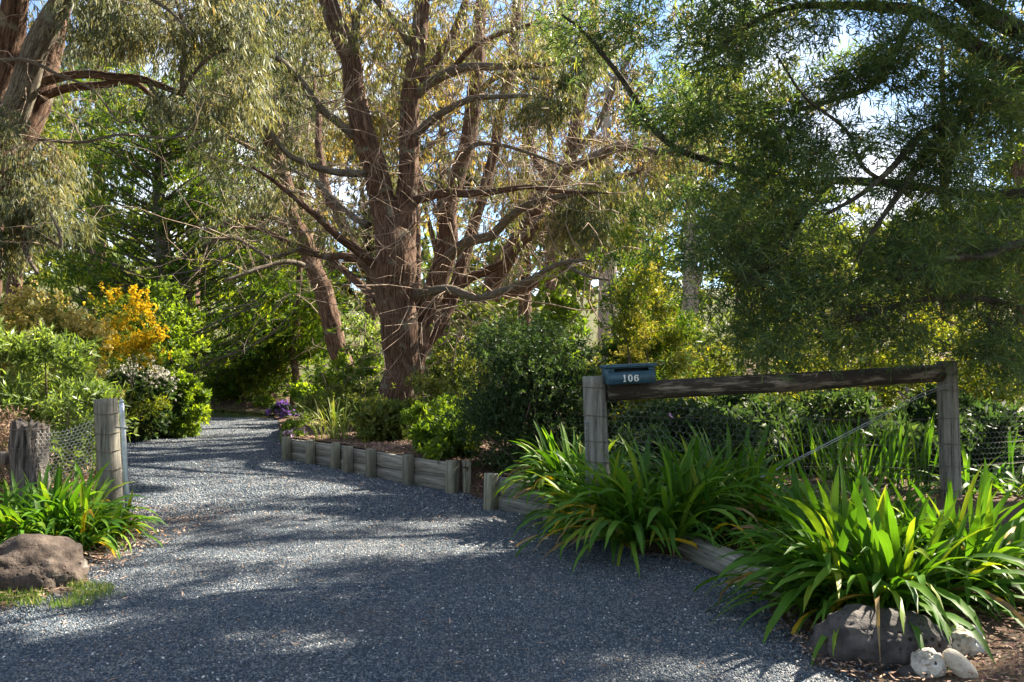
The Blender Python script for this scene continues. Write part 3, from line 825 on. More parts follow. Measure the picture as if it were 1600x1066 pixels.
crown(root, [blob(900, 60, 170, 130, 18.5, 2.4, 1900, 50), blob(1000, 200, 130, 110, 17.5, 2.2, 1700, 40), blob(980, 330, 110, 70, 17.5, 2, 1500, 28), blob(1040, 120, 90, 90, 17.5, 2, 900, 24), blob(800, 220, 100, 120, 19.5, 2, 1000, 26)],
      M_EUC, 'droop', 7, .15, .023, .25, an, .014, M_BARK_GREY, .38, .2)

TWIGGY.append((root, an, 330, 1.9, .014))

# 3 tree behind to the left
root = thing('stringybark_tree', 'slender dark stringybark leaning left, rising between the cypress and the main trunk', 'tree', P(530, 620, 19))
an = []
limb(root, 'trunk', [(540, 620, 16, 19), (528, 530, 15, 19), (508, 460, 14, 19), (482, 395, 13, 19), (458, 335, 12, 19), (438, 265, 10, 19), (418, 190, 9, 19), (398, 110, 7, 19), (385, 20, 6, 19), (380, -80, 4, 19)], M_BARK, 32, .15, .08, 12, an)
for q, b in enumerate([[(470, 365, 7, 19), (420, 340, 6, 18.6), (370, 345, 5, 18.3), (320, 362, 3, 18)], [(440, 270, 6, 19), (400, 235, 5, 18.6), (350, 215, 4, 18.3), (300, 225, 2.5, 18)], [(415, 180, 6, 19), (370, 130, 5, 18.6), (330, 70, 4, 18.3), (290, 20, 2.5, 18)],
                       [(430, 240, 5, 19), (460, 160, 5, 19.4), (480, 80, 4, 19.7), (490, 0, 3, 20)], [(490, 420, 6, 19), (450, 410, 5, 18.5), (400, 422, 4, 18), (350, 440, 3, 17.6)]]):
    limb(root, 'branch', b, M_BARK_GREY, 12, .12, .1, 70 + q, an)
crown(root, [blob(400, 50, 150, 120, 18.6, 2.4, 1600, 60), blob(390, 200, 80, 90, 18.2, 2, 620, 30), blob(400, 320, 70, 50, 18, 1.8, 700, 20), blob(470, 190, 80, 100, 19.5, 2, 1000, 24)],
      M_EUC_BLUE, 'droop', 8, .14, .021, .25, an, .014, M_BARK_GREY, .38, .2)

TWIGGY.append((root, an, 90, 1.5, .012))

# 4 gum at the left edge
root = thing('gum_tree', 'big multi-stemmed gum at the left edge above the yellow wattle', 'tree', P(-60, 660, 8.8))
an = []
limb(root, 'trunk', [(-70, 720, 50, 8.8), (-55, 560, 42, 8.8), (-35, 400, 40, 8.7), (-14, 290, 38, 8.6), (-2, 220, 34, 8.6), (6, 190, 26, 8.6)], M_BARK, 56, .10, .035, 13)
limb(root, 'limb', [(-12, 270, 30, 8.6), (-8, 180, 27, 8.5), (5, 90, 25, 8.4), (22, 0, 22, 8.3), (38, -120, 16, 8.2), (50, -260, 9, 8.0)], M_BARK, 40, .10, .04, 14, an)
limb(root, 'limb', [(-2, 250, 30, 8.5), (18, 185, 25, 8.4), (48, 115, 22, 8.3), (75, 55, 21, 8.2), (100, 0, 19, 8.1), (150, -110, 14, 7.9), (210, -230, 8, 7.7)], M_BARK_GREY, 40, .12, .04, 15, an, 'lichened grey limb')
limb(root, 'limb', [(5, 260, 26, 8.9), (45, 190, 24, 9.0), (75, 130, 20, 9.1), (92, 60, 18, 9.2), (105, -20, 14, 9.3), (120, -140, 9, 9.4)], M_BARK, 40, .10, .04, 16, an)
for q, b in enumerate([[(50, 135, 8, 8.6), (90, 122, 8, 8.5), (140, 118, 8, 8.4), (185, 124, 8, 8.3), (235, 128, 7, 8.2), (285, 143, 5.5, 8.1)],
                       [(285, 143, 5, 8.1), (286, 105, 4.5, 8.05), (291, 70, 4.5, 8), (285, 30, 4, 7.95), (272, -10, 3.5, 7.9)],
                       [(285, 143, 4, 8.1), (300, 118, 3.5, 8), (325, 90, 3, 7.9), (365, 72, 1.6, 7.8)],
                       [(70, 150, 8, 9.0), (110, 137, 8, 8.9), (160, 132, 7.5, 8.8), (205, 128, 6, 8.7), (240, 155, 4.5, 8.6), (268, 185, 2.5, 8.5)],
                       [(0, 95, 4, 8.2), (40, 96, 3.5, 8.0), (85, 117, 2.8, 7.9), (140, 135, 2.2, 7.8), (180, 185, 1.8, 7.7), (200, 190, 1.2, 7.6)],
                       [(-20, 320, 10, 8.6), (5, 335, 9, 8.3), (25, 358, 8, 8.1), (50, 368, 7.5, 8), (68, 362, 6.5, 7.9), (66, 342, 5, 7.85), (52, 330, 3.5, 7.8)],
                       [(40, 365, 6, 8.05), (38, 385, 6, 8), (45, 405, 4.5, 7.9), (60, 428, 3, 7.8)],
                       [(68, 368, 5, 7.9), (82, 375, 4.5, 7.8), (93, 388, 4, 7.7), (92, 365, 3, 7.65), (75, 330, 2.2, 7.6)],
                       [(60, 217, 3, 8.2), (120, 222, 3, 8), (180, 214, 2.6, 7.8), (250, 216, 2, 7.6), (300, 210, 1.3, 7.4)],
                       [(230, 128, 4, 8.2), (255, 165, 3, 8), (270, 195, 2.4, 7.9), (310, 200, 1.6, 7.8)],
                       [(100, 10, 7, 8.2), (140, -20, 6, 8), (200, -20, 5, 7.8), (260, 10, 3.5, 7.6), (300, 50, 2, 7.4)]]):
    limb(root, 'branch', b, M_BARK_GREY if q not in (0, 3) else M_BARK, 12, .12, .05, 80 + q, an)
crown(root, [blob(35, 260, 60, 80, 8.2, .6, 620, 20), blob(65, 330, 50, 60, 8.0, .5, 480, 14), blob(200, 30, 120, 70, 8.1, 1.0, 900, 34), blob(330, 40, 90, 80, 8.0, .9, 700, 30), blob(370, 150, 60, 60, 8.1, .6, 300, 14),
             blob(250, 160, 60, 30, 8.0, .5, 110, 8), blob(120, -110, 240, 90, 8.2, 1.5, 1800, 44), blob(20, 60, 60, 80, 9.3, .7, 500, 14), blob(-10, 380, 40, 50, 8, .5, 400, 8)],
      M_EUC_BLUE, 'droop', 8, .105, .013, .20, an, .006, M_BARK_GREY, .40, .2, twig_r=.0016)

TWIGGY.append((root, an, 130, .8, .0045))

THIN[0] = 1.0
# 5 cypress
root = thing('cypress_tree', 'tall dark cypress with layered sprays behind the orange blossom', 'tree', P(253, 640, 21))
an = []
limb(root, 'trunk', [(255, 660, 17, 21), (256, 560, 15, 21), (254, 450, 13, 21), (253, 360, 11, 21), (250, 280, 8, 21), (246, 200, 5, 21), (243, 130, 2, 21)], M_BARK_DARK, 20, .12, .12, 18, an)
cy = MB(); cyp = []
for q in range(170):
    h = rng.uniform(140, 600); s_ = rng.choice([-1, 1]); dz = rng.uniform(-2.4, 2.4)
    ln = (95 + (h - 130) * .25) * rng.uniform(.55, 1.15)
    if s_ < 0 and h > 460: ln *= .7
    ln = min(ln, 200)
    a0 = P(253, h + 20, 21)
    a1 = P(253 + s_ * ln * .55, h - ln * .16, 21 + dz * .5); a2 = P(253 + s_ * ln, h - ln * rng.uniform(.28, .55), 21 + dz)
    a1 = a1 + rng.normal(size=3) * .22; a3 = a2 + rng.normal(size=3) * .25 + [0, 0, .15]
    pts, rr = smooth_path([a0, a1, a2, a3], [.034, .024, .012, .005], .25)
    tube(cy, pts, rr, 5, cap=False)
    cyp.append(pts)
    an.extend(list(pts))
cy.obj('branch', M_BARK_DARK, root, smooth=True)
bp = []
for pts in cyp:
    n = len(pts)
    for t in np.linspace(.12, 1, 9):
        c = pts[int(t * (n - 1))]
        bp.append(c + rng.normal(size=3) * .12)
bp = np.array(bp)
idx = np.repeat(np.arange(len(bp)), 7)
pp = bp[idx] + unit(rng.normal(size=(len(idx), 3))) * (rng.random(len(idx)) ** .6)[:, None] * np.array([.46, .46, .08])
ok = sun_open(pp); pp, idx = pp[ok], idx[ok]
V, r, td = sprays(pp, idx, P(253, 700, 21), 'cypress', 7, .15, .028, .24)
leaves_obj('crown', V, r, M_CYPRESS, root)

# 6 low spreading cypress over the end of the drive
root = thing('cypress_tree', 'low spreading cypress leaning over the far end of the drive', 'tree', P(340, 660, 24))
an = []
limb(root, 'trunk', [(330, 660, 15, 24), (350, 600, 14, 24), (390, 540, 11, 24), (440, 500, 8, 23.5), (490, 480, 4, 23)], M_BARK_DARK, 14, .12, .15, 19, an)
cy = MB(); cyp = []
for q in range(85):
    t = rng.random(); s0 = P(330 + 150 * t, 650 - 170 * t ** .8, 24)
    e = P(330 + 150 * t + rng.uniform(-70, 110), 650 - 170 * t + rng.uniform(-90, 60), 24 + rng.uniform(-2.2, 2))
    m1 = s0 * .62 + e * .38 + rng.normal(size=3) * .32; m2 = s0 * .28 + e * .72 + rng.normal(size=3) * .36
    pts, rr = smooth_path([s0, m1, m2, e], [.028, .020, .012, .005], .3)
    tube(cy, pts, rr, 5, cap=False); cyp.append(pts)
cy.obj('branch', M_BARK_DARK, root, smooth=True)
bp = np.array([p_[int(t * (len(p_) - 1))] + rng.normal(size=3) * .15 for p_ in cyp for t in np.linspace(.1, 1, 11)])
idx = np.repeat(np.arange(len(bp)), 11)
pp = bp[idx] + unit(rng.normal(size=(len(idx), 3))) * (rng.random(len(idx)) ** .6)[:, None] * np.array([.5, .5, .10])
pp = pp[pp[:, 2] > .35]; ok = sun_open(pp); pp = pp[ok]
V, r, td = sprays(pp, np.arange(len(pp)) // 11, P(380, 700, 24), 'cypress', 6, .18, .034, .26)
leaves_obj('crown', V, r, M_CYPRESS, root)

# 7 wattle at the right, in front
root = thing('wattle_tree', 'large dark narrow-leaved wattle overhanging the mailbox fence from the right', 'tree', (5.9, 7.4, .1))
an = []
limb(root, 'trunk', [(1830, 800, 40, 7.4), (1800, 600, 34, 7.4), (1760, 420, 30, 7.3), (1700, 250, 24, 7.2), (1650, 130, 20, 7.1), (1610, 20, 16, 7.0), (1590, -120, 12, 6.9), (1560, -300, 8, 6.8)], M_BARK_DARK, 24, .12, .07, 20, an)
WB = [
 [(1660, 150, 14, 7.1), (1600, 112, 13, 7.0), (1550, 84, 12, 6.9), (1500, 55, 11, 6.8), (1440, 20, 9, 6.7), (1380, 12, 8, 6.6), (1310, 10, 6, 6.5), (1240, 12, 5, 6.4), (1180, 35, 4, 6.3), (1120, 80, 2.5, 6.2)],
 [(1640, 70, 15, 7.0), (1570, 36, 14, 6.8), (1510, 5, 12, 6.6), (1450, -30, 9, 6.4), (1370, -60, 6, 6.2)],
 [(1660, 110, 9, 7.1), (1590, 140, 8, 7), (1540, 165, 7, 6.9), (1490, 195, 7, 6.8), (1440, 215, 6, 6.7), (1400, 262, 5, 6.6), (1350, 300, 4, 6.5), (1290, 335, 2.5, 6.4)],
 [(1500, 190, 7, 6.9), (1460, 222, 7, 6.8), (1432, 262, 6, 6.7), (1410, 300, 5, 6.6), (1380, 345, 3.5, 6.5), (1340, 400, 2, 6.4)],
 [(1750, 330, 10, 7.3), (1660, 312, 9, 7.3), (1590, 305, 8, 7.3), (1500, 300, 7.5, 7.3), (1420, 285, 7, 7.2), (1330, 282, 7, 7.2), (1250, 282, 6.5, 7.1), (1180, 270, 5, 7.1), (1120, 256, 5, 7.0), (1060, 235, 5.5, 7.0), (1020, 200, 5.5, 6.9), (990, 152, 5, 6.9), (958, 108, 4, 6.8), (915, 58, 3, 6.8), (875, 28, 2, 6.7)],
 [(1770, 430, 9, 7.3), (1680, 385, 8, 7), (1600, 383, 7, 6.8), (1540, 396, 6, 6.7), (1475, 405, 4.5, 6.6), (1400, 440, 3, 6.5)],
 [(1590, 480, 5, 7.0), (1500, 462, 5, 6.9), (1420, 470, 4, 6.8), (1340, 500, 3, 6.7)],
 [(1300, 282, 5, 7.1), (1250, 340, 4.5, 6.9), (1220, 400, 4, 6.7), (1180, 450, 3, 6.6)],
 [(1410, 300, 4, 6.7), (1350, 262, 3.2, 6.5), (1322, 200, 2.8, 6.4), (1262, 150, 2.2, 6.3), (1215, 80, 1.5, 6.2)],
 [(1430, 20, 6, 6.7), (1370, 120, 5, 6.8), (1300, 150, 4, 6.9), (1230, 170, 3, 7), (1150, 160, 2, 7)],
 [(1600, -60, 9, 6.9), (1480, -130, 8, 6.5), (1330, -180, 6, 6), (1180, -200, 4, 5.6), (1050, -220, 3, 5.3)],
 [(1585, -150, 9, 6.9), (1500, -240, 8, 6.0), (1400, -350, 6, 5.2), (1250, -450, 4, 4.6)],
]
for q, b in enumerate(WB):
    limb(root, 'branch', b, M_BARK_DARK, 12, .12, .05, 100 + q, an)
WBL = [blob(1120, 60, 110, 90, 6.4, .7, 850, 30), blob(1000, 60, 90, 70, 6.9, .7, 480, 20), blob(1090, 180, 90, 70, 6.8, .6, 650, 20), blob(1210, 190, 70, 100, 6.7, .6, 750, 22), blob(1220, 330, 130, 90, 6.8, .8, 800, 34),
       blob(1140, 390, 120, 100, 6.9, .8, 640, 34), blob(1260, 450, 140, 90, 6.7, .8, 800, 34), blob(1170, 520, 110, 70, 7.0, .7, 480, 24), blob(1080, 330, 70, 90, 7.1, .6, 220, 14), blob(1400, 85, 80, 60, 6.5, .5, 330, 14), blob(1300, 95, 80, 60, 6.5, .5, 300, 14), blob(1380, 400, 90, 60, 6.7, .6, 560, 18), blob(1500, 380, 110, 90, 6.9, .7, 520, 26),
       blob(1560, 480, 90, 80, 7.0, .6, 380, 20), blob(1400, 520, 90, 40, 6.8, .5, 180, 14), blob(1520, 200, 90, 70, 6.8, .6, 620, 20), blob(1580, 110, 80, 80, 7.1, .6, 600, 18), blob(1460, 260, 70, 60, 6.7, .5, 420, 16), blob(1500, 130, 60, 50, 6.7, .5, 260, 12), blob(1440, 190, 50, 40, 6.6, .4, 130, 8),
       blob(1500, 20, 90, 50, 6.6, .5, 420, 14), blob(1330, 10, 110, 40, 6.4, .5, 420, 14), blob(1420, 90, 60, 50, 6.5, .4, 160, 8), blob(1335, 110, 70, 70, 6.5, .4, 300, 14), blob(1300, 235, 70, 50, 6.6, .4, 330, 12), blob(1220, 60, 60, 60, 6.4, .5, 320, 12),
       blob(1660, 350, 80, 200, 7.3, .9, 500, 26), blob(1540, 560, 60, 30, 6.9, .4, 200, 8), blob(900, 60, 60, 50, 6.9, .4, 200, 8),
       blob(1330, 470, 100, 60, 7.3, .6, 300, 20), blob(1450, 450, 100, 60, 7.2, .6, 260, 20), blob(1250, 540, 100, 30, 7.3, .5, 220, 14), blob(1420, 330, 100, 60, 7.0, .6, 260, 18), blob(1530, 300, 90, 60, 7.0, .6, 250, 16), blob(1600, 560, 60, 60, 7.2, .4, 180, 12),
       # above the frame: the part of the crown that shades the drive
       blob(1250, -150, 260, 110, 6.2, 1.6, 1900, 60), blob(1560, -180, 260, 150, 7.2, 1.7, 1600, 46), blob(1100, -380, 260, 150, 5.4, 1.4, 1300, 42), blob(1700, -450, 360, 150, 7.5, 1.7, 1300, 40)]
WBL = [(c_, r_, int(n_ * 1.15), int(K_ * 1.5)) for c_, r_, n_, K_ in WBL]
WTOP, WBL = WBL[-4:], WBL[:-4]
WBL = [(c_, r_ * 1.10, int(n_ * .70), int(K_ * 1.3)) for c_, r_, n_, K_ in WBL]
crown(root, WBL, M_WATTLE, 'wattle', 9, .105, .0105, .16, an, .0040, M_BARK_DARK, .46, .10, twig_r=.0016, tw=.3)
crown(root, [(c_, r_, n_ // 3, K_) for c_, r_, n_, K_ in WTOP], M_WATTLE, 'wattle', 9, .15, .024, .2, an, .006, M_BARK_DARK, .33, .25, name='upper_crown', tw=.1)
crown(root, [(c, r_, max(4, n // 14), K) for c, r_, n, K in WBL[:24]], M_CREAM, 'bloom', 7, .018, .014, .09, None, name='blossom', sub=.3, shell=.3)

# ---- trees out of the frame on the right whose shade falls on the drive
def simple_tree(name, label, base, h, crown_blobs, mleaf, mbark, r=.18, L=.14, W=.022, m_per=8, style='droop', lean=(0, 0), group=None, nlimb=7, cat='tree', tw=.2, r0=.02, sub=.30, shell=.4, gap=True):
    base = np.array(base, float)
    root = thing(name, label, cat, base, group)
    an = []
    mb = MB()
    p, rr = smooth_path([base - [0, 0, .2], base + [lean[0] * .3, lean[1] * .3, h * .33], base + [lean[0] * .6, lean[1] * .6, h * .66], base + [lean[0], lean[1], h]], [r * 1.25, r, r * .7, r * .2], .25)
    tube(mb, p, rr, 16, .12, seed=int(rng.integers(500)))
    mb.obj('trunk', mbark, root, smooth=True, uv=True)
    an.extend(list(p[len(p) // 3::2]))
    bl = [(base + np.array(c), np.array(rd), n, K) for c, rd, n, K in crown_blobs]
    lm = MB()
    for c, rd, n, K in bl[:nlimb]:
        a = p[int(len(p) * rng.uniform(.3, .65))]
        q, r2 = smooth_path([a, a * .5 + c * .5 + [0, 0, .3], c], [r * .5, r * .32, r * .12], .3)
        tube(lm, q, r2, 8, .1, seed=3)
        an.extend(list(q[::2]))
    if lm.n: lm.obj('limb', mbark, root, smooth=True, uv=True)
    crown(root, bl, mleaf, style, m_per, L, W, .25, an, r0, None, sub, shell, gap, tw=tw)
    return root

simple_tree('gum_tree', 'tall gum beyond the wattle, standing right of the fence', (10.5, 10.5, .3), 11, [((-2.2, -1, 7), (2.4, 2.2, 1.6), 1500, 40), ((1.5, 0, 8.5), (2.2, 2.2, 1.6), 1000, 26), ((-1, 1.5, 9.5), (2.4, 2.2, 1.5), 900, 26), ((-3.8, -2, 8.8), (2.0, 2.0, 1.2), 700, 26), ((-3, 3.6, 9.6), (2.6, 3.0, 1.2), 1900, 60), ((-4.8, 6.8, 10), (2.2, 2.4, 1.2), 800, 34), ((-5.2, 1.5, 9.2), (1.8, 1.8, 1.0), 700, 28)], M_EUC, M_BARK, .25, lean=(-.8, 0), L=.19, W=.04, m_per=5)
simple_tree('gum_tree', 'tall gum on the near right verge whose crown spreads over the drive', (7.6, 3.6, .1), 10, [((-2.2, .5, 5.6), (2.3, 2.0, 1.1), 1300, 38), ((-.3, 1.2, 7.0), (2.2, 2.0, 1.4), 1200, 34), ((-3.6, -1.2, 7.0), (2.4, 2.0, 1.2), 1200, 34), ((1, -1.5, 6), (2, 2, 1.4), 600, 20)], M_EUC, M_BARK, .22, L=.18, W=.036, m_per=5)

def bare_twigs(root, anchors, n, ln, r, m, seed=0, down=.0):
    """thin forked leafless twigs growing from the limbs, joined into one part"""
    mb = MB(); anchors = np.asarray(anchors)
    for q in range(n):
        a = anchors[rng.integers(len(anchors))]
        d = rng.normal(size=3) * [1, 1, .7]; d[2] -= down; d /= np.linalg.norm(d)
        L = ln * rng.uniform(.4, 1.3)
        pts = [a]; dd = d.copy()
        for k in range(5):
            dd = dd + rng.normal(size=3) * .33; dd /= np.linalg.norm(dd)
            pts.append(pts[-1] + dd * L / 5)
        rr = np.linspace(r, r * .25, 6) * rng.uniform(.7, 1.4)
        tube(mb, np.array(pts), rr, 4, cap=False)
        for k in (2, 3, 4):
            if rng.random() < .75:
                e = unit((dd + rng.normal(size=3) * .8)[None])[0]; l2 = L * rng.uniform(.25, .5)
                m_ = pts[k] + e * l2 * .5 + rng.normal(size=3) * l2 * .1
                tube(mb, np.array([pts[k], m_, pts[k] + e * l2 + rng.normal(size=3) * l2 * .15]), [r * .5, r * .35, r * .15], 3, cap=False)
    o = mb.obj('bare_twigs', m, root, smooth=True); o['kind'] = 'stuff'
for rt_, an_, n_, ln_, r_ in TWIGGY:
    bare_twigs(rt_, an_, n_, ln_, r_, M_TWIG_PALE)

# ---- background gums
BG = [
 # px, base y, D, trunk top px, lean m, crown blobs (px,py,rx,ry,rd,n,K), mat, bark, label
 (950, 34, 9.0, [(950, 120, 120, 120, 4, 900, 30), (1010, 250, 110, 80, 4, 700, 24), (880, 330, 90, 70, 4, 450, 18)], M_EUC, M_BARK_PALE, 'pale-trunked gum standing behind the dark green bush', .38),
 (1080, 30, 8.5, [(1080, 200, 130, 130, 4, 900, 30), (1130, 330, 110, 70, 4, 700, 24)], M_OLIVE, M_BARK_PALE, 'pale gum seen through the wattle above the yellow bush', .3),
 (690, 36, 9.5, [(690, 100, 110, 110, 4, 700, 26), (640, 250, 90, 100, 4, 500, 20), (740, 280, 90, 80, 4, 500, 20)], M_EUC_BLUE, M_BARK, 'distant gum directly behind the main forked trunk', .3),
 (820, 40, 11, [(820, 120, 110, 90, 5, 650, 26), (860, 330, 110, 80, 5, 650, 24), (760, 420, 90, 50, 4, 400, 16)], M_OLIVE, M_BARK, 'distant olive gum right of the main trunk', .3),
 (580, 32, 8, [(560, 230, 100, 100, 4, 650, 24), (600, 350, 80, 80, 3, 450, 18), (520, 420, 70, 50, 3, 350, 14)], M_EUC, M_BARK, 'distant gum left of the main trunk, filling the gap under its limbs', .25),
 (440, 36, 10, [(430, 180, 120, 110, 4, 700, 26), (400, 380, 110, 60, 4, 600, 22), (460, 470, 90, 50, 4, 450, 18)], M_OLIVE, M_BARK, 'distant yellow-green tree behind the leaning dark trunk', .25),
 (300, 38, 12, [(290, 90, 130, 100, 5, 750, 28), (300, 250, 130, 90, 5, 550, 22)], M_EUC_BLUE, M_BARK, 'distant grey gum showing above the cypress', .3),
 (150, 32, 10, [(150, 90, 120, 100, 4, 700, 26), (120, 230, 110, 90, 4, 550, 22), (60, 340, 120, 80, 4, 550, 20)], M_EUC_BLUE, M_BARK, 'distant grey gum behind the left-edge gum', .3),
 (20, 26, 8, [(20, 180, 110, 100, 3, 500, 22), (40, 360, 110, 90, 3, 600, 22)], M_OLIVE, M_BARK, 'olive tree filling the left edge behind the stems', .25),
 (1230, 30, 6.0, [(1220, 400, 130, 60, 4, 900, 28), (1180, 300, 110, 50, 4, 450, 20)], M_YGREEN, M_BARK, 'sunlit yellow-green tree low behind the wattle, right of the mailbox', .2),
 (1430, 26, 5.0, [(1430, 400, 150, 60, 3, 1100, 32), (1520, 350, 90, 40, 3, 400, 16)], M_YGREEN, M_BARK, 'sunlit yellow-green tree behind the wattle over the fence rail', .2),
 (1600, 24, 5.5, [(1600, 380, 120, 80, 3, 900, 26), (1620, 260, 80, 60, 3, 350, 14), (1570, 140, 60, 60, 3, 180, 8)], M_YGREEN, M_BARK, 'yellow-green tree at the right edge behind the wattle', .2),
 (1160, 40, 11.0, [(1150, 60, 120, 80, 5, 500, 24), (1210, 180, 80, 90, 5, 400, 18)], M_EUC, M_BARK, 'tall far gum whose top shows left of the sky opening', .3),
 (1480, 42, 10.5, [(1530, 60, 100, 60, 5, 350, 18)], M_EUC, M_BARK, 'tall far gum whose top shows right of the sky opening', .3),
]
for (px, D, h, bl, ml, mb_, lab, r) in BG:
    base = P(px, 570, D); base[2] = rise(base[0], D) + .2
    cb = []
    for (bx, by, rx, ry, rd, n, K) in bl:
        c = P(bx, by, D) - base
        cb.append((tuple(c), (rx * D / F, rd * .8, ry * D / F), n, K))
    hh = max(h, max(c[0][2] for c in cb))
    cb = [(c_, r_, int(n_ * .9), int(K_ * 1.4)) for c_, r_, n_, K_ in cb]
    simple_tree('gum_tree', lab, base, hh, cb, ml, mb_, r, L=.33, W=.070, m_per=8, style='droop' if ml in (M_EUC, M_EUC_BLUE) else 'bush', r0=.03, sub=.30, shell=.3, tw=.1)

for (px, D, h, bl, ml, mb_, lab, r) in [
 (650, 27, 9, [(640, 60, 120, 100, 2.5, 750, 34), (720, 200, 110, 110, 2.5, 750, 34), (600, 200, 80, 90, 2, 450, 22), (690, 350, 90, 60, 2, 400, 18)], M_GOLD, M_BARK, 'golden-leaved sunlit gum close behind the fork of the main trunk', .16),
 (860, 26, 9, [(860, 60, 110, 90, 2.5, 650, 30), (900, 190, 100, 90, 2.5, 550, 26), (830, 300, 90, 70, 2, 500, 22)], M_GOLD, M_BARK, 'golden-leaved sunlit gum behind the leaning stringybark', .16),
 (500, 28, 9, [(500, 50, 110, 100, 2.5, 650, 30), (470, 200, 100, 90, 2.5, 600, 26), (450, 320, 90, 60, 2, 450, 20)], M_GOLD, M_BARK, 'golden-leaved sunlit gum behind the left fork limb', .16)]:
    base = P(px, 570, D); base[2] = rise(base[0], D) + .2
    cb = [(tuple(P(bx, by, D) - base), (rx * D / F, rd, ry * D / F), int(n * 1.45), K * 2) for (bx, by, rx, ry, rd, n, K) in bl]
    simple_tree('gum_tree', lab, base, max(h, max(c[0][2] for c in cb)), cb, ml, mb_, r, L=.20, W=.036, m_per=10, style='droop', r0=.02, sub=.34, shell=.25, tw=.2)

# unseen gums added behind and left of the camera to darken the sky light
for (x, y, h, lab) in [(-9, -5, 12, 'added unseen gum on the near left verge, dimming the sky light'), (-3, -11, 13, 'added unseen gum across the road, left of the gateway'), (5, -10, 12, 'added unseen gum across the road, facing the gateway'),
                       (11, -5, 11, 'added unseen gum across the road, right of the gateway'), (-12, 5, 12, 'added unseen gum inside the left boundary')]:
    simple_tree('gum_tree', lab, (x, y, 0), h, [((0, 0, h * .35), (3.2, 3.2, 2.4), 420, 40), ((.5, .5, h * .62), (4.2, 4.0, 2.4), 620, 50), ((0, 0, h * .9), (3.5, 3.5, 2.2), 420, 40)], M_EUC, M_BARK, .3, L=.5, W=.14, m_per=6, r0=.03, sub=.4, shell=.3, tw=.05, gap=False)

# a far wood that closes the view at the bottom
def far_wood():
    Vs, Rs = [], []
    for q in range(46):
        x = -62 + q * 2.9 + rng.uniform(-1, 1); y = rng.uniform(52, 62)
        z = rise(x, y)
        p, k, cen = clump_points((x, y, z + rng.uniform(3.5, 6)), (3.2, 3, rng.uniform(4, 5.5)), 100, 26, .34, .3, z)
        V, r, td = sprays(p, k + q * 40, np.array([x, y, z + 3]), 'bush', 6, .95, .34, .6)
        Vs.append(V); Rs.append(r)
    o = leaves_obj('far_wood', np.concatenate(Vs), np.concatenate(Rs), M_OLIVE)
    tag(o, 'far belt of olive woodland closing the view behind the garden', kind='stuff')
far_wood()

# ---- small trees at the end of the drive
for (px, D, h, lab, r, lean) in [(398, 27, 4.5, 'thin bare-stemmed sapling at the end of the drive, left of its twin', .07, .5), (410, 26, 4.2, 'thin bare-stemmed sapling at the end of the drive, right of its twin', .07, .8)]:
    base = P(px, 570, D); base[2] = rise(base[0], D)
    simple_tree('sapling', lab, base, h, [((.3, 0, 3.2), (1.3, 1.2, .7), 420, 16), ((.6, .3, 4.2), (1.3, 1.2, .6), 350, 14)], M_OLIVE, M_BARK_DARK, r, lean=(lean, 0), L=.12, W=.035, style='bush', cat='tree', r0=.01)
root = thing('stringybark_tree', 'straight red-brown trunk beside the lavender at the end of the drive', 'tree', P(458, 652, 22.5))
an = []
limb(root, 'trunk', [(458, 662, 7, 22.5), (459, 600, 6, 22.5), (461, 540, 5.5, 22.5), (466, 460, 5, 22.5), (470, 360, 4, 22.5), (475, 240, 3, 22.5)], M_BARK, 16, .12, .15, 33, an)
crown(root, [blob(470, 330, 50, 60, 22.5, 1.0, 500, 16), blob(480, 240, 50, 50, 22.5, 1.0, 400, 14)], M_EUC, 'droop', 8, .17, .03, .2, an, .012)

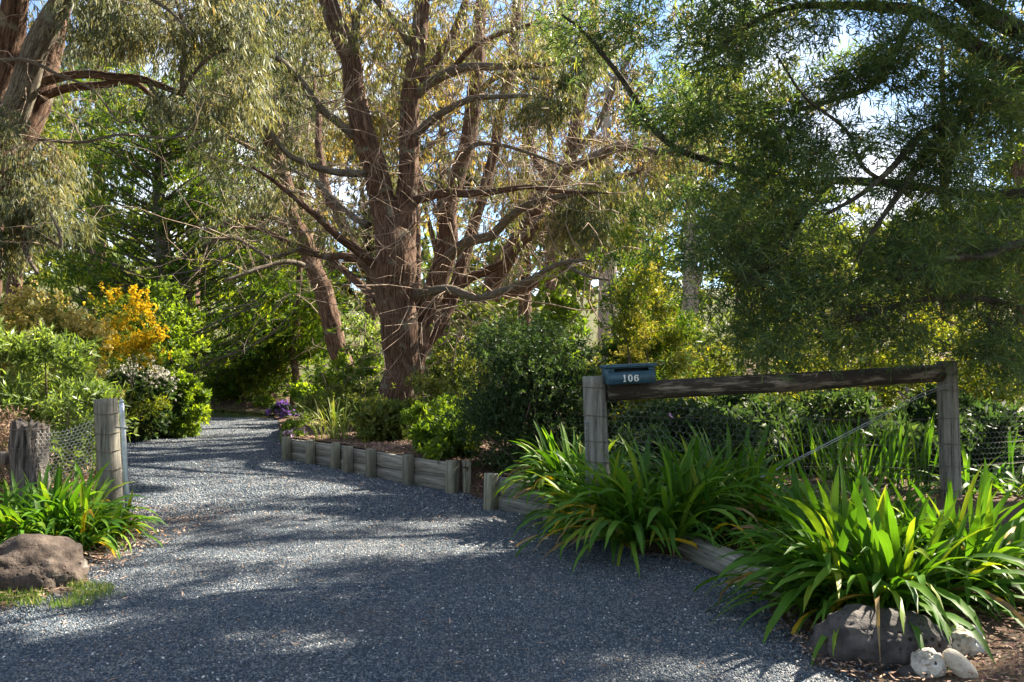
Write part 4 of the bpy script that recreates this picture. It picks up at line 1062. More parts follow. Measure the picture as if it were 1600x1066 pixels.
# ------------------------------------------------------------------ shrubs
def shrub(name, label, cat, px, py_top, py_bot, hw, D, zb, mleaf, n, K=70, style='bush', m_per=7, L=.05, W=.022, rd=None, bloom=None, bn=0, bl_L=.02, bl_W=.016, sub=.30, shell=.55, stems=9, mstem=None, group=None, bfilter=None, gap=True, twig=.09):
    if D > 8: n, L, W, bn = int(n * .35), L * 1.36, W * 1.5, int(bn * .6)
    cx = P(px, (py_top + py_bot) / 2, D)
    top = P(px, py_top, D)[2]
    rz_ = (top - zb) * .62
    c = np.array([cx[0], D, top - rz_])
    rad = np.array([hw * D / F, rd or hw * D / F * .9, rz_])
    root = thing(name, label, cat, (c[0], c[1], zb), group)
    rr = rad / (1 + sub * .55)
    p, k, cen = clump_points(c, rr, n, K, sub, shell, zb + .02)
    if gap:
        ok = sun_open(p); p, k = p[ok], k[ok]
    V, r, td = sprays(p, k + int(rng.integers(3000)), c - np.array([0, 0, rad[2] * .3]), style, m_per, L, W, twig)
    leaves_obj('foliage', V, r, mleaf, root)
    sm = MB()
    for q in range(stems):
        a = np.array([c[0], c[1], zb]) + np.array([rng.uniform(-.12, .12) * rad[0] * 2, rng.uniform(-.12, .12) * rad[1], -.05])
        e = cen[rng.integers(len(cen))]
        pts, rs = smooth_path([a, a * .55 + e * .45 + rng.normal(size=3) * .06 * rad[0], e], [.006 + .014 * rad[2], .005 + .009 * rad[2], .004], .12)
        tube(sm, pts, rs, 6, cap=False)
    s_ = rng.random(len(p)) < .15
    twigs_mb(sm, p[s_], td[s_], twig, .0018)
    sm.obj('stem', mstem or M_TWIG, root, smooth=True)['kind'] = 'stuff'
    if bloom is not None:
        cs = cen[rng.permutation(len(cen))[:max(2, int(len(cen) * .8))]]
        if bfilter is not None: cs = cs[bfilter(cs)]
        if len(cs):
            kk = rng.integers(0, len(cs), bn)
            out = unit(cs[kk] - c + np.array([0, 0, .25]))
            bp_ = cs[kk] + (unit(out + rng.normal(size=(bn, 3)) * .8)) * (sub * rad.mean() * rng.uniform(.3, 1.3, bn))[:, None]
            nz = np.array([mnoise.noise(Vector(q_) * 3.2) for q_ in bp_])
            thr = .14 if bloom is M_ORANGE else (-.5 if bloom is M_WHITE else -.02)
            bp_, kk = bp_[nz > thr], kk[nz > thr]
            V, r, td = sprays(bp_, kk, c, 'bloom', 8, bl_L, bl_W, bl_L * 1.6)
            leaves_obj('blossom', V, r, bloom, root)
    return root

# left
shrub('wattle_bush', 'pale yellow flowering wattle bush at the left edge', 'bush', 55, 418, 690, 95, 11.5, .1, M_YGREEN, 5200, 46, L=.06, W=.012, bloom=M_CREAM, bn=5200, bl_L=.05, bl_W=.04, rd=1.0)
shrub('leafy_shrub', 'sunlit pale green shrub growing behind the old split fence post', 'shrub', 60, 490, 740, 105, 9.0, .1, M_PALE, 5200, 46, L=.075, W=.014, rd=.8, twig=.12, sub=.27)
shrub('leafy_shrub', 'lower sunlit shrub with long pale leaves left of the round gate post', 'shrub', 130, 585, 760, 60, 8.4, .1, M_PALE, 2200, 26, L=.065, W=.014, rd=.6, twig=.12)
shrub('dry_bush', 'brown twiggy dry bush behind the wire netting on the left', 'bush', 40, 640, 800, 130, 7.9, .05, M_LITTER, 900, 26, L=.05, W=.008, rd=.4, stems=70, twig=.2)
shrub('flowering_bush', 'bush with bright golden-orange blossom left of the cypress', 'bush', 190, 432, 680, 80, 14.5, .1, M_YGREEN, 4200, 34, L=.05, W=.012, bloom=M_ORANGE, bn=3400, bl_L=.05, bl_W=.04, rd=.9, shell=.5, sub=.34,
      bfilter=lambda c: c[:, 2] > 1.5)
shrub('leafy_shrub', 'bright mid-green shrub behind the orange blossom at the cypress foot', 'shrub', 235, 425, 660, 95, 17.5, .1, M_GREEN, 5200, 46, L=.08, W=.035, rd=1.3)
shrub('viburnum_shrub', 'rounded glossy shrub with white flower heads beside the drive, shaded half in darker leaves', 'shrub', 215, 560, 692, 74, 15.0, .04, M_DARK, 9000, 60, L=.075, W=.035, bloom=M_WHITE, bn=1700, bl_L=.032, bl_W=.03, rd=.8, shell=.6,
      bfilter=lambda c: (c[:, 2] > .9))  # shade on this half is put into the darker leaf colour
shrub('viburnum_shrub', 'sunlit half of the rounded shrub nearest the drive, in brighter leaves without flowers', 'shrub', 278, 578, 682, 42, 15.6, .04, M_GREEN, 5000, 40, L=.075, W=.035, rd=.6, shell=.7)  # same shrub, sunlight on this half put into a brighter leaf colour
# centre
shrub('leafy_shrub', 'tall bright yellow-green shrub left of the main trunk', 'shrub', 530, 495, 660, 72, 15.5, .4, M_GREEN, 5200, 46, L=.08, W=.035, rd=1.1)
shrub('leafy_shrub', 'green bush in the gap behind the straight far trunk', 'shrub', 488, 560, 660, 34, 18.5, .3, M_GREEN, 1400, 20, L=.09, W=.04, rd=.8)
shrub('azalea_shrub', 'low dark olive shrub in front of the main trunk, left side', 'shrub', 545, 588, 690, 70, 12.9, .38, M_OLIVE, 4200, 40, L=.04, W=.018, rd=.7)
shrub('azalea_shrub', 'open small-leaved shrub below the main trunk with bare stems', 'shrub', 640, 575, 705, 62, 12.0, .38, M_OLIVE, 3000, 34, L=.04, W=.017, rd=.6, shell=.7, stems=16)
shrub('camellia_shrub', 'glossy deep green shrub over the last bay of the long sleeper wall', 'shrub', 690, 608, 722, 52, 10.2, .36, M_GREEN, 2600, 28, L=.06, W=.026, rd=.5)
shrub('dense_shrub', 'big dark dense rounded shrub between the wall gap and the mailbox', 'shrub', 830, 443, 745, 120, 8.8, .10, M_DARK, 21000, 80, L=.036, W=.012, rd=1.05, m_per=9, twig=.10, sub=.46, stems=40, shell=.45)
shrub('leafy_shrub', 'sunlit grey-green shrub just right of the main trunk', 'shrub', 715, 455, 640, 70, 13.2, .5, M_OLIVE, 4200, 40, L=.05, W=.020, rd=.8)
shrub('leafy_shrub', 'pale green sunlit bush behind the dark rounded shrub', 'shrub', 860, 395, 600, 110, 16.0, .5, M_GREEN, 4200, 44, L=.09, W=.035, rd=1.3)
shrub('conifer_bush', 'dark bright-tipped feathery bush rising behind the yellow wattle', 'bush', 1000, 308, 600, 78, 10.6, .4, M_CYPRESS, 17000, 60, L=.045, W=.014, rd=.9, style='bush', sub=.22)
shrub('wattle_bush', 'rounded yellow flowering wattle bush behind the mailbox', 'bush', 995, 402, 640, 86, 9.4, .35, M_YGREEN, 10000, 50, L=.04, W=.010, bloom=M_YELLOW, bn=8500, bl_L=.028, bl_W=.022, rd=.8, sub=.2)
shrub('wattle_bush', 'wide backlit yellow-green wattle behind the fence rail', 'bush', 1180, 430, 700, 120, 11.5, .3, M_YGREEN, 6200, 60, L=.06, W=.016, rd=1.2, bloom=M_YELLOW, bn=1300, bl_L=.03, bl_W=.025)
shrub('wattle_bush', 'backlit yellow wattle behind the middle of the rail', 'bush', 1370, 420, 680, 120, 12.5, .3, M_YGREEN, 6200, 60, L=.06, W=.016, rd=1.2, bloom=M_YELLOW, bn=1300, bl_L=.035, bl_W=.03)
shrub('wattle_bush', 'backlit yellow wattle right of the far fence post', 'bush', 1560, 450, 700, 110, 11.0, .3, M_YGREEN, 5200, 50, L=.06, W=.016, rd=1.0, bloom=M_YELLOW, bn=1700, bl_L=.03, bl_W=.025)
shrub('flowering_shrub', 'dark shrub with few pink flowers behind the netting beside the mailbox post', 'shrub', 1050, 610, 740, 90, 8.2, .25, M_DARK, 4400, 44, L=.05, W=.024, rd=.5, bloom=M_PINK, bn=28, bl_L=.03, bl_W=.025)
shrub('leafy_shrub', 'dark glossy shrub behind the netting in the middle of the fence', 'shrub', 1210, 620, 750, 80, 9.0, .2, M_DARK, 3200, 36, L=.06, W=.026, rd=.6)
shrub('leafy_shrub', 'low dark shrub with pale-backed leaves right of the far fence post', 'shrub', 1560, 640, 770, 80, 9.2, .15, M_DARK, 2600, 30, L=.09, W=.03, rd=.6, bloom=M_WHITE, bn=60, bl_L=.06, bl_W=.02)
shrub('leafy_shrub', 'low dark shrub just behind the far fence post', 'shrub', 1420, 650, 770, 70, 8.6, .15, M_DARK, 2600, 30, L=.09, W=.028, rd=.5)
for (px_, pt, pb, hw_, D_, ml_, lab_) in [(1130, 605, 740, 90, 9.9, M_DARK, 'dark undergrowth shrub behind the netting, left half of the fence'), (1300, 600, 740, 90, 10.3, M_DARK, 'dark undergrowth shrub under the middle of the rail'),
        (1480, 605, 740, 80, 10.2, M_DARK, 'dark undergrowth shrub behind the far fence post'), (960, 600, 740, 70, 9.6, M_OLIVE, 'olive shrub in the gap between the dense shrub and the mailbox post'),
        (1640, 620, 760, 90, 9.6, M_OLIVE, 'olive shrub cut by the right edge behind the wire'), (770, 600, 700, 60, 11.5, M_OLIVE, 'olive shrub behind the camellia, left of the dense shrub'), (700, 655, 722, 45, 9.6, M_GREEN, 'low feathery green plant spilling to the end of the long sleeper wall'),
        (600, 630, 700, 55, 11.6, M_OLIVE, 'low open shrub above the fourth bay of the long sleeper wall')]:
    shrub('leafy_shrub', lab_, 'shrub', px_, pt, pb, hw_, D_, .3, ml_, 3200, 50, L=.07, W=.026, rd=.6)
shrub('leafy_shrub', 'olive sunlit shrub seen between the main trunk and the dark dense shrub', 'shrub', 745, 420, 640, 75, 17.5, .5, M_OLIVE, 5200, 50, L=.07, W=.028, rd=1.0)
shrub('leafy_shrub', 'green shrub behind the sunlit stem, under its low limbs', 'shrub', 690, 520, 650, 55, 18.5, .5, M_GREEN, 3600, 40, L=.07, W=.028, rd=.8)
shrub('leafy_shrub', 'pale olive shrub left of the main trunk and behind it', 'shrub', 560, 450, 640, 60, 20, .5, M_PALE, 3600, 40, L=.09, W=.028, rd=1.0)
for (px_, hw_, D_, lab_) in [(1270, 110, 14.5, 'deep backlit olive bush filling the view between the rail and the wattle'), (1470, 110, 14.0, 'deep backlit olive bush behind the far post'), (1090, 80, 14.0, 'deep backlit olive bush right of the mailbox')]:
    shrub('wattle_bush', lab_, 'bush', px_, 490, 690, hw_, D_, .5, M_OLIVE, 5200, 60, L=.07, W=.02, rd=1.0)
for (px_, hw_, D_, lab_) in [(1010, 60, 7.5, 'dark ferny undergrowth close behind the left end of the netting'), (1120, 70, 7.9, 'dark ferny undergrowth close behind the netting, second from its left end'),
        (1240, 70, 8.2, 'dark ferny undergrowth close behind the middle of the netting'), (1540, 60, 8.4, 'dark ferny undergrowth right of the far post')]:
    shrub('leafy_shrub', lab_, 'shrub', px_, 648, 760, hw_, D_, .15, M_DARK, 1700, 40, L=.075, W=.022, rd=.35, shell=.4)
# far end of drive
shrub('lavender_bush', 'purple lavender at the right-hand end of the drive', 'flowers', 446, 628, 657, 24, 20.5, .05, M_DARK, 500, 12, L=.08, W=.02, bloom=M_PURPLE, bn=700, bl_L=.05, bl_W=.03, rd=.4, stems=3)
shrub('leafy_shrub', 'small bright green shrub on the far side of the drive end', 'shrub', 415, 618, 656, 16, 22.5, .05, M_GREEN, 700, 12, L=.08, W=.03, rd=.4, stems=3)
shrub('daisy_bush', 'pink daisy bush at the far end of the sleeper wall', 'flowers', 462, 650, 712, 26, 12.3, .15, M_GREEN, 1700, 20, L=.045, W=.012, bloom=M_PINK, bn=330, bl_L=.055, bl_W=.035, rd=.35, stems=4, sub=.3)

# ------------------------------------------------------------------ strap-leaved plants
def strap_mesh(name, L, W, droop, m, twist=0.0, seg=8, start=82):
    th = math.radians(start); p = np.array([0.0, 0, 0]); pts, tn = [], []
    for k in range(seg + 1):
        t = k / seg
        pts.append(p.copy()); tn.append(th)
        th -= math.radians(droop) * (.25 + 1.3 * t) / seg
        p = p + np.array([math.cos(th), 0, math.sin(th)]) * L / seg
    v, uv, f = [], [], []
    for k, (q, a) in enumerate(zip(pts, tn)):
        t = k / seg
        wdt = W * (0.75 + .5 * t) * (1 - max(0, (t - .55) / .45) ** 2.6) * .5 + .0008
        nrm = np.array([-math.sin(a), 0, math.cos(a)]); sd = np.array([0, 1, 0])
        tw = twist * t
        sd2 = sd * math.cos(tw) + nrm * math.sin(tw); n2 = nrm * math.cos(tw) - sd * math.sin(tw)
        for j, o_ in ((-1, .25), (0, 0), (1, .25)):
            v.append(q + sd2 * wdt * j + n2 * wdt * o_); uv.append(((j + 1) * .5 * .08, t))
    for k in range(seg):
        for j in range(2):
            a = k * 3 + j
            f.append((a, a + 1, a + 4, a + 3))
    mb = MB(); mb.add(v, f, uv)
    me = mb.mesh(name, True)
    me.polygons.foreach_set('use_smooth', np.ones(len(me.polygons), bool))
    me.materials.append(m)
    return me
STR = [strap_mesh('strap_leaf', 1, .051, d, M_STRAP, tw, start=st) for st, d, tw in [(84, 30, .3), (80, 60, -.4), (77, 85, .5), (74, 100, -.3), (68, 115, .4), (62, 122, -.5), (54, 122, .3), (46, 118, -.4), (34, 100, .4)]]
STRY = [strap_mesh('strap_leaf', 1, .05, d, M_STRAP_Y, tw, start=st) for st, d, tw in [(60, 110, .8), (50, 130, -.8), (34, 110, .5)]]
STRD = [strap_mesh('strap_leaf', 1, .03, d, strap_mat('dead_agapanthus_leaf', [(0, (.20, .13, .07)), (1, (.34, .24, .14))], .2), tw, start=st) for st, d, tw in [(40, 120, 1.6), (20, 70, -2.0), (60, 150, 1.2)]]
NARROW = [strap_mesh('narrow_leaf', 1, .03, d, M_STRAP, tw) for d, tw in [(10, .3), (30, -.4), (70, .5), (120, -.3)]]
NARROWY = [strap_mesh('narrow_leaf', 1, .03, d, strap_mat('flax_leaf', [(0, (.30, .34, .12)), (.5, (.16, .24, .05)), (1, (.45, .42, .22))], .4), tw) for d, tw in [(20, .3), (60, -.4), (110, .5), (140, -.3)]]

def strap_clump(name, label, cat, c, rx, ry, n, length, meshes, ymesh=None, yfrac=.03, zf=None, spread=1.0, upright=0.0, heads=18, group=None, inner=0):
    c = np.array(c, float)
    root = thing(name, label, cat, c, group)
    hd = []
    for q in range(heads):
        a = rng.uniform(0, 2 * PI); r = math.sqrt(rng.random())
        hd.append((math.cos(a) * r, math.sin(a) * r, rng.uniform(0, 2 * PI)))
    imb = MB()
    for q in range(n + inner):
        hx, hy, fan = hd[q % heads]
        r = min(1.0, math.hypot(hx, hy))
        out = math.atan2(hy * ry, hx * rx)
        # a fan points two ways; outer fans lean outwards
        az = fan + (PI if rng.random() < .5 else 0) + rng.normal(0, .35)
        if rng.random() < .30 + .62 * r: az = out + rng.normal(0, .65)
        k = rng.random() ** (.85 + upright) * (.72 + .40 * r) * spread
        mi = min(len(meshes) - 1, int(k * len(meshes)))
        yl = ymesh is not None and rng.random() < yfrac * (2.0 if r > .6 else .6)
        me = ymesh[rng.integers(len(ymesh))] if yl else meshes[mi]
        if ymesh is not None and rng.random() < .05: me = STRD[rng.integers(3)]
        bz = 0
        if q >= n:                                  # short inner leaves, too many to tell apart
            s_ = length * rng.uniform(.45, .8)
            co = np.empty(len(me.vertices) * 3); me.vertices.foreach_get('co', co); co = co.reshape(-1, 3) * s_
            R3 = np.array(Matrix.Rotation(az, 3, 'Z') @ Matrix.Rotation(rng.normal(0, .2), 3, 'X'))
            imb.add(co @ R3.T + c + [hx * rx * .8, hy * ry * .8, -.02], [tuple(p_.vertices) for p_ in me.polygons], np.tile([.04, .4], (len(co), 1)))
            continue
        o = bpy.data.objects.new('leaf', me)
        COL.objects.link(o)
        o.parent = root
        o.location = (hx * rx + rng.normal(0, .02), hy * ry + rng.normal(0, .02), bz - .02)
        s_ = length * rng.uniform(.7, 1.12)
        o.scale = (s_, s_ * rng.uniform(.8, 1.15), s_)
        o.rotation_euler = (rng.normal(0, .10), rng.normal(0, .12), az)
    if imb.n: imb.obj('inner_leaves', meshes[0].materials[0], root, smooth=True, uv=True)['kind'] = 'stuff'
    return root
def agap(label, px, py, D, z, rx, ry, n, length, **kw):
    x = (px - 800) / F * D
    return strap_clump('agapanthus_clump', label, 'plant', (x, D, z), rx, ry, n, length, STR, STRY, group='agapanthus clumps', **kw)
agap('bright sunlit agapanthus clump at the foot of the left gate post', 98, 0, 6.15, .03, .40, .30, 290, .62, heads=24, inner=120)
agap('small agapanthus clump against the metal pole at the left', 168, 0, 6.35, .03, .16, .14, 80, .48, heads=8)
agap('agapanthus clump spilling over the short sleeper wall left of the mailbox post', 905, 0, 7.0, .28, .34, .20, 230, .62, heads=18, inner=80)
agap('agapanthus clump at the drive edge just below the mailbox post', 955, 0, 6.2, .10, .28, .24, 230, .70, heads=18, inner=100)
agap('large shaded agapanthus clump right of the mailbox post, hanging over the gravel', 1035, 0, 6.0, .11, .42, .26, 298, .80, heads=24, inner=220)
agap('agapanthus clump close to the netting, behind the large shaded clump', 1125, 0, 6.6, .14, .42, .22, 220, .80, heads=18, upright=.3, inner=80)
agap('agapanthus clump behind the lying sleeper, between the two large clumps', 1200, 0, 6.0, .11, .32, .20, 220, .56, heads=18, yfrac=.02, inner=100)
agap('largest agapanthus clump, sunlit, arching over the top of the dark boulder on the right', 1372, 0, 4.50, .04, .46, .28, 298, .80, heads=26, yfrac=.03, inner=280)
agap('agapanthus clump right of the dark boulder, its leaves falling on the bare soil', 1500, 0, 4.75, .05, .34, .26, 240, .74, heads=18, yfrac=.03, inner=160)
agap('agapanthus clump at the near end of the lying sleeper, left of the dark boulder', 1312, 0, 4.95, .04, .26, .22, 230, .66, heads=18, yfrac=.02, inner=160)
agap('low agapanthus clump in front of the netting, left of the far fence post', 1330, 0, 6.2, .12, .50, .22, 180, .52, heads=16, yfrac=.02, inner=120)
agap('agapanthus clump at the left edge, behind the pitted boulder', 25, 0, 6.0, .04, .30, .24, 200, .60, heads=16, yfrac=.02, inner=100)
agap('dark agapanthus clump in the shade right of the far fence post', 1560, 0, 7.5, .12, .5, .25, 150, .62, heads=14, yfrac=.01)
agap('agapanthus clump at the left foot of the far fence post, behind the netting', 1390, 0, 7.9, .14, .45, .25, 130, .58, heads=12, yfrac=.01)
strap_clump('iris_clump', 'upright narrow grey-green iris leaves behind the netting', 'plant', (P(1340, 0, 7.6)[0], 7.7, .15), .75, .15, 130, .75, NARROW[:2], None, upright=2, heads=26)
strap_clump('flax_clump', 'pale striped flax leaves above the second bay of the sleeper wall', 'plant', (P(525, 0, 11.3)[0], 11.6, .34), .40, .15, 70, .62, NARROWY, None, heads=12)
strap_clump('flax_clump', 'green strap-leaved tuft behind the third bay of the sleeper wall', 'plant', (P(590, 0, 12.4)[0], 12.3, .36), .25, .15, 50, .55, NARROW, None, heads=8)
strap_clump('weed_tuft', 'small weed tuft growing against the far end of the sleeper wall', 'plant', (G(458, 716)[0], G(458, 716)[1] - .12, .0), .05, .05, 14, .28, NARROW, None, heads=3)

# ------------------------------------------------------------------ sleeper walls
M_SLEEP = timber_mat('grey_weathered_pine', (.15, .15, .14), (.33, .32, .285), 'X')
M_SLEEP_POST = timber_mat('treated_pine_post', (.15, .15, .125), (.32, .315, .25), 'Z', moss=.4)
def add_sleeper(root, a, b, z0, h, th, name='sleeper', off=.0):
    a, b = np.array(a), np.array(b); d = b - a; L = np.linalg.norm(d[:2]); rz = math.atan2(d[1], d[0])
    mb = MB(); mb.box((0, 0, 0), (L, th, h), bev=.006, jit=.0012)
    me = mb.mesh(name); o = bpy.data.objects.new(name, me); me.materials.append(M_SLEEP)
    COL.objects.link(o); o.parent = root
    n = np.array([math.sin(rz), -math.cos(rz)])
    m = (a + b) / 2
    o.location = (m[0] - n[0] * off - root.location.x, m[1] - n[1] * off - root.location.y, z0 + h / 2 - root.location.z)
    o.rotation_euler = (rng.normal(0, .006), rng.normal(0, .004), rz + rng.normal(0, .004))
    return o
def add_wpost(root, p, rz, h, wx=.16, wy=.10, off=.0, zb=-.1):
    mb = MB(); mb.box((0, 0, 0), (wx, wy, h - zb), bev=.006, jit=.0015)
    me = mb.mesh('post'); o = bpy.data.objects.new('post', me); me.materials.append(M_SLEEP_POST)
    COL.objects.link(o); o.parent = root
    n = np.array([math.sin(rz), -math.cos(rz)])
    o.location = (p[0] + n[0] * off - root.location.x, p[1] + n[1] * off - root.location.y, (h + zb) / 2 - root.location.z)
    o.rotation_euler = (rng.normal(0, .01), rng.normal(0, .01), rz)
    return o
def wall(label, pts, hs, n_rows=2):
    root = thing('retaining_wall', label, 'retaining wall', (*pts[0][:2], 0), 'sleeper retaining walls beside the drive')
    for k in range(len(pts) - 1):
        a, b = pts[k], pts[k + 1]
        for r_ in range(n_rows):
            h = hs[k] / n_rows
            add_sleeper(root, a, b, -.03 + r_ * (h + .004), h - .002, .065, off=.035)
    for k, p in enumerate(pts):
        j = min(k, len(pts) - 2)
        d = pts[j + 1] - pts[j]; rz = math.atan2(d[1], d[0])
        add_wpost(root, p, rz, hs[min(k, len(hs) - 1)] + .012, .105 if k != len(pts) - 1 else .12, .10, off=.052)
    return root
wl = wall('long sleeper retaining wall of six bays curving along the right of the drive', WALL1, [.33, .33, .335, .335, .34, .345])
add_wpost(wl, WALL1[-1] + np.array([.12, .02, 0]), .15, .345, .09, .12)
wall('short sleeper retaining wall left of the mailbox post, half under agapanthus', WALL2, [.34, .30])
root = thing('edging_sleeper', 'grey timber sleeper lying along the drive between two agapanthus clumps', 'sleeper', (*((G(1062, 872) + G(1195, 925)) / 2)[:2], 0))
a, b = G(1058, 868), G(1215, 940)
mb = MB(); d = b - a; mb.box((0, 0, 0), (np.linalg.norm(d) + .1, .14, .15), bev=.01, jit=.002)
me = mb.mesh('edging_sleeper'); me.materials.append(M_SLEEP)
bpy.data.objects.remove(root)
root = bpy.data.objects.new('edging_sleeper', me); COL.objects.link(root)
root.location = (*((a + b) / 2)[:2], .08); root.rotation_euler = (0, .0, math.atan2(d[1], d[0]))
root.location.x += .05; root.location.y += .03
tag(root, 'grey timber sleeper lying along the drive between two agapanthus clumps', 'sleeper')

# ------------------------------------------------------------------ mailbox fence
M_POST = timber_mat('grey_pine_pole', (.14, .14, .13), (.29, .29, .265), 'Z')
M_RAIL = timber_mat('dark_stained_rail', (.21, .18, .145), (.36, .32, .26), 'X', dark=(.028, .022, .018))
M_OLDPOST = timber_mat('split_old_post', (.05, .044, .040), (.24, .21, .19), 'Z')
M_WIRE = plain('galvanised_wire', (.22, .23, .24), .5, .5)
M_WIRE_R = plain('rusty_wire', (.11, .09, .075), .7, .2)
def round_post(root, base, top, r, m, name='post', seed=1, rough=.03, zdown=.3, label=None):
    base, top = np.array(base, float), np.array(top, float)
    d = (top - base) / np.linalg.norm(top - base)
    p, rr = smooth_path([base - d * zdown - base, top - base], [r * 1.03, r * .98], .05)
    mb = MB(); tube(mb, p, rr, 32, rough, seed=seed)
    # chamfered head
    o = mb.obj(name, m, smooth=False)
    o.parent = root
    o.location = tuple(base - np.array(root.location))
    for pl in o.data.polygons: pl.use_smooth = abs(pl.normal.z) < .9
    if label: o['label'] = label
    return o
PL_b, PL_t = P(935, 780, 6.35), P(928, 588, 6.35)
PR_b, PR_t = P(1487, 800, 7.3), P(1479, 564, 7.3)
fence = thing('post_and_rail_fence', 'timber post and rail fence with wire netting that carries the mailbox', 'fence', PL_b)
FL = Vector(fence.location)
round_post(fence, PL_b, PL_t, .092, M_POST, seed=3)
round_post(fence, PR_b, PR_t, .088, M_POST, seed=8)
# rail (built along its own x axis so the grain follows it)
ra, rb = P(948, 613, 6.33), P(1468, 583, 7.25)
d = rb - ra; L = np.linalg.norm(d)
p, rr = smooth_path([np.array([-L / 2, 0, 0]), np.array([0, 0, -.006]), np.array([L / 2, 0, 0])], [.072, .078, .080], .06)
mb = MB(); tube(mb, p, rr, 28, .06, seed=21)
o = mb.obj('rail', M_RAIL, smooth=True); o.parent = fence
o.location = Vector((ra + rb) / 2) - FL
o.rotation_euler = (0, -math.atan2(d[2], np.linalg.norm(d[:2])), math.atan2(d[1], d[0]))

def wire(mb, pts, r=.0016, sides=4):
    p, rr = smooth_path(pts, [r] * len(pts), .15); tube(mb, p, rr, sides, cap=False)
def netting(mb, A, B, z0a, z1a, z0b, z1b, cell=.058, r=.0009, sag=.0):
    """hexagonal wire netting between two uprights"""
    A, B = np.array(A), np.array(B); L = np.linalg.norm((B - A)[:2])
    nx = int(L / cell); H = z1a - z0a; ny = int(H / (cell * .82))
    def pt(u, v_):
        t = u / L; q = A * (1 - t) + B * t
        z = (z0a + v_) * (1 - t) + (z0b + v_) * t
        b_ = .012 * math.sin(u * 5 + v_ * 3)
        return np.array([q[0] + b_, q[1] + b_ * .5, z - sag * math.sin(PI * t) * v_ / H])
    segs = []
    ch = cell * .82
    for j in range(ny):
        for i_ in range(nx):
            u0 = i_ * cell + (cell / 2 if j % 2 else 0); v0 = j * ch
            jz = lambda: rng.normal(0, .002)
            a_ = (u0, v0); b_ = (u0 + cell / 2, v0 + ch * .33); c_ = (u0 + cell, v0); d_ = (u0 + cell / 2, v0 + ch)
            segs += [(a_, b_), (b_, c_), (b_, d_)]
    P0 = np.array([pt(min(L, s_[0][0]), s_[0][1]) for s_ in segs]); P1 = np.array([pt(min(L, s_[1][0]), s_[1][1]) for s_ in segs])
    d_ = unit(P1 - P0 + 1e-9); s1 = unit(np.cross(d_, [.3, .9, .1])); s2 = np.cross(d_, s1)
    ang = [0, 2 * PI / 3, 4 * PI / 3]
    V = np.stack([P0 + (s1 * math.cos(x) + s2 * math.sin(x)) * r for x in ang] + [P1 + (s1 * math.cos(x) + s2 * math.sin(x)) * r for x in ang], 1)
    base = np.arange(len(segs))[:, None] * 6
    mb.add(V.reshape(-1, 3), np.concatenate([base + np.array([[a_, (a_ + 1) % 3, (a_ + 1) % 3 + 3, a_ + 3]]) for a_ in range(3)]))
fr = np.array([0, -.095, 0])
A_, B_ = PL_b + fr, PR_b + fr
mb = MB(); netting(mb, (A_[0] - .02, A_[1], 0), (B_[0] + .02, B_[1], 0), PL_b[2] + .1, PL_b[2] + .84, PR_b[2] + .08, PR_b[2] + .98)
mb.obj('netting', M_WIRE, fence)
C_ = P(1720, 800, 8.1)
mb = MB(); netting(mb, (B_[0] - .05, B_[1], 0), (C_[0], C_[1], 0), PR_b[2] + .08, PR_b[2] + 1.0, PR_b[2] + .08, PR_b[2] + 1.0)
mb.obj('netting', M_WIRE, fence)
for k, (hl, hr) in enumerate([(.88, 1.10), (.66, .85), (.46, .62), (.30, .42), (.12, .2)]):
    mb = MB()
    a = A_ * [1, 1, 0] + [0, 0, PL_b[2] + hl]; b = B_ * [1, 1, 0] + [0, 0, PR_b[2] + hr]
    c = np.array([C_[0], C_[1], PR_b[2] + hr])
    wire(mb, [a - [.085, -.06, 0], a, (a + b) / 2 - [0, 0, .015], b, c], .0019)
    # turns round the posts
    for bs, h, r in ((PL_b, PL_b[2] + hl, .0955), (PR_b, PR_b[2] + hr, .0915)):
        off = (PL_t - PL_b)[0] / 1.0 * (h - bs[2])
        ps = [np.array([bs[0] + off + math.cos(t) * r, bs[1] + math.sin(t) * r, h + .004 * math.sin(t * 2)]) for t in np.linspace(0, 2 * PI, 17)]
        tube(mb, np.array(ps), .0022, 4, cap=False)
    mb.obj('line_wire', M_WIRE_R, fence)
mb = MB(); wire(mb, [P(1492, 598, 7.2), P(1440, 615, 7.1), P(1340, 668, 6.9), P(1235, 722, 6.6), P(1180, 750, 6.5)], .0045); wire(mb, [P(1490, 601, 7.19), P(1430, 624, 7.08), P(1330, 677, 6.88), P(1240, 722, 6.6), P(1180, 751, 6.5)], .003)
mb.obj('brace_wire', plain('twisted_wire', (.30, .33, .36), .5, .5), fence)
# hinge bolt and short chain on the drive side of the mailbox post
mb = MB(); pb = P(917, 668, 6.3)
for k in range(16):
    c = pb + np.array([-.005, -.02, .04 - k * .03])
    ps = [c + np.array([math.cos(t) * (.010 if k % 2 else .004), math.cos(t) * (.0 if k % 2 else .009), math.sin(t) * .019]) for t in np.linspace(0, 2 * PI, 9)]
    tube(mb, np.array(ps), .003, 4, cap=False)
tube(mb, np.array([pb + [-.02, -.02, .045], pb + [.07, -.02, .045]]), .007, 8)
mb.obj('chain', M_WIRE, fence)

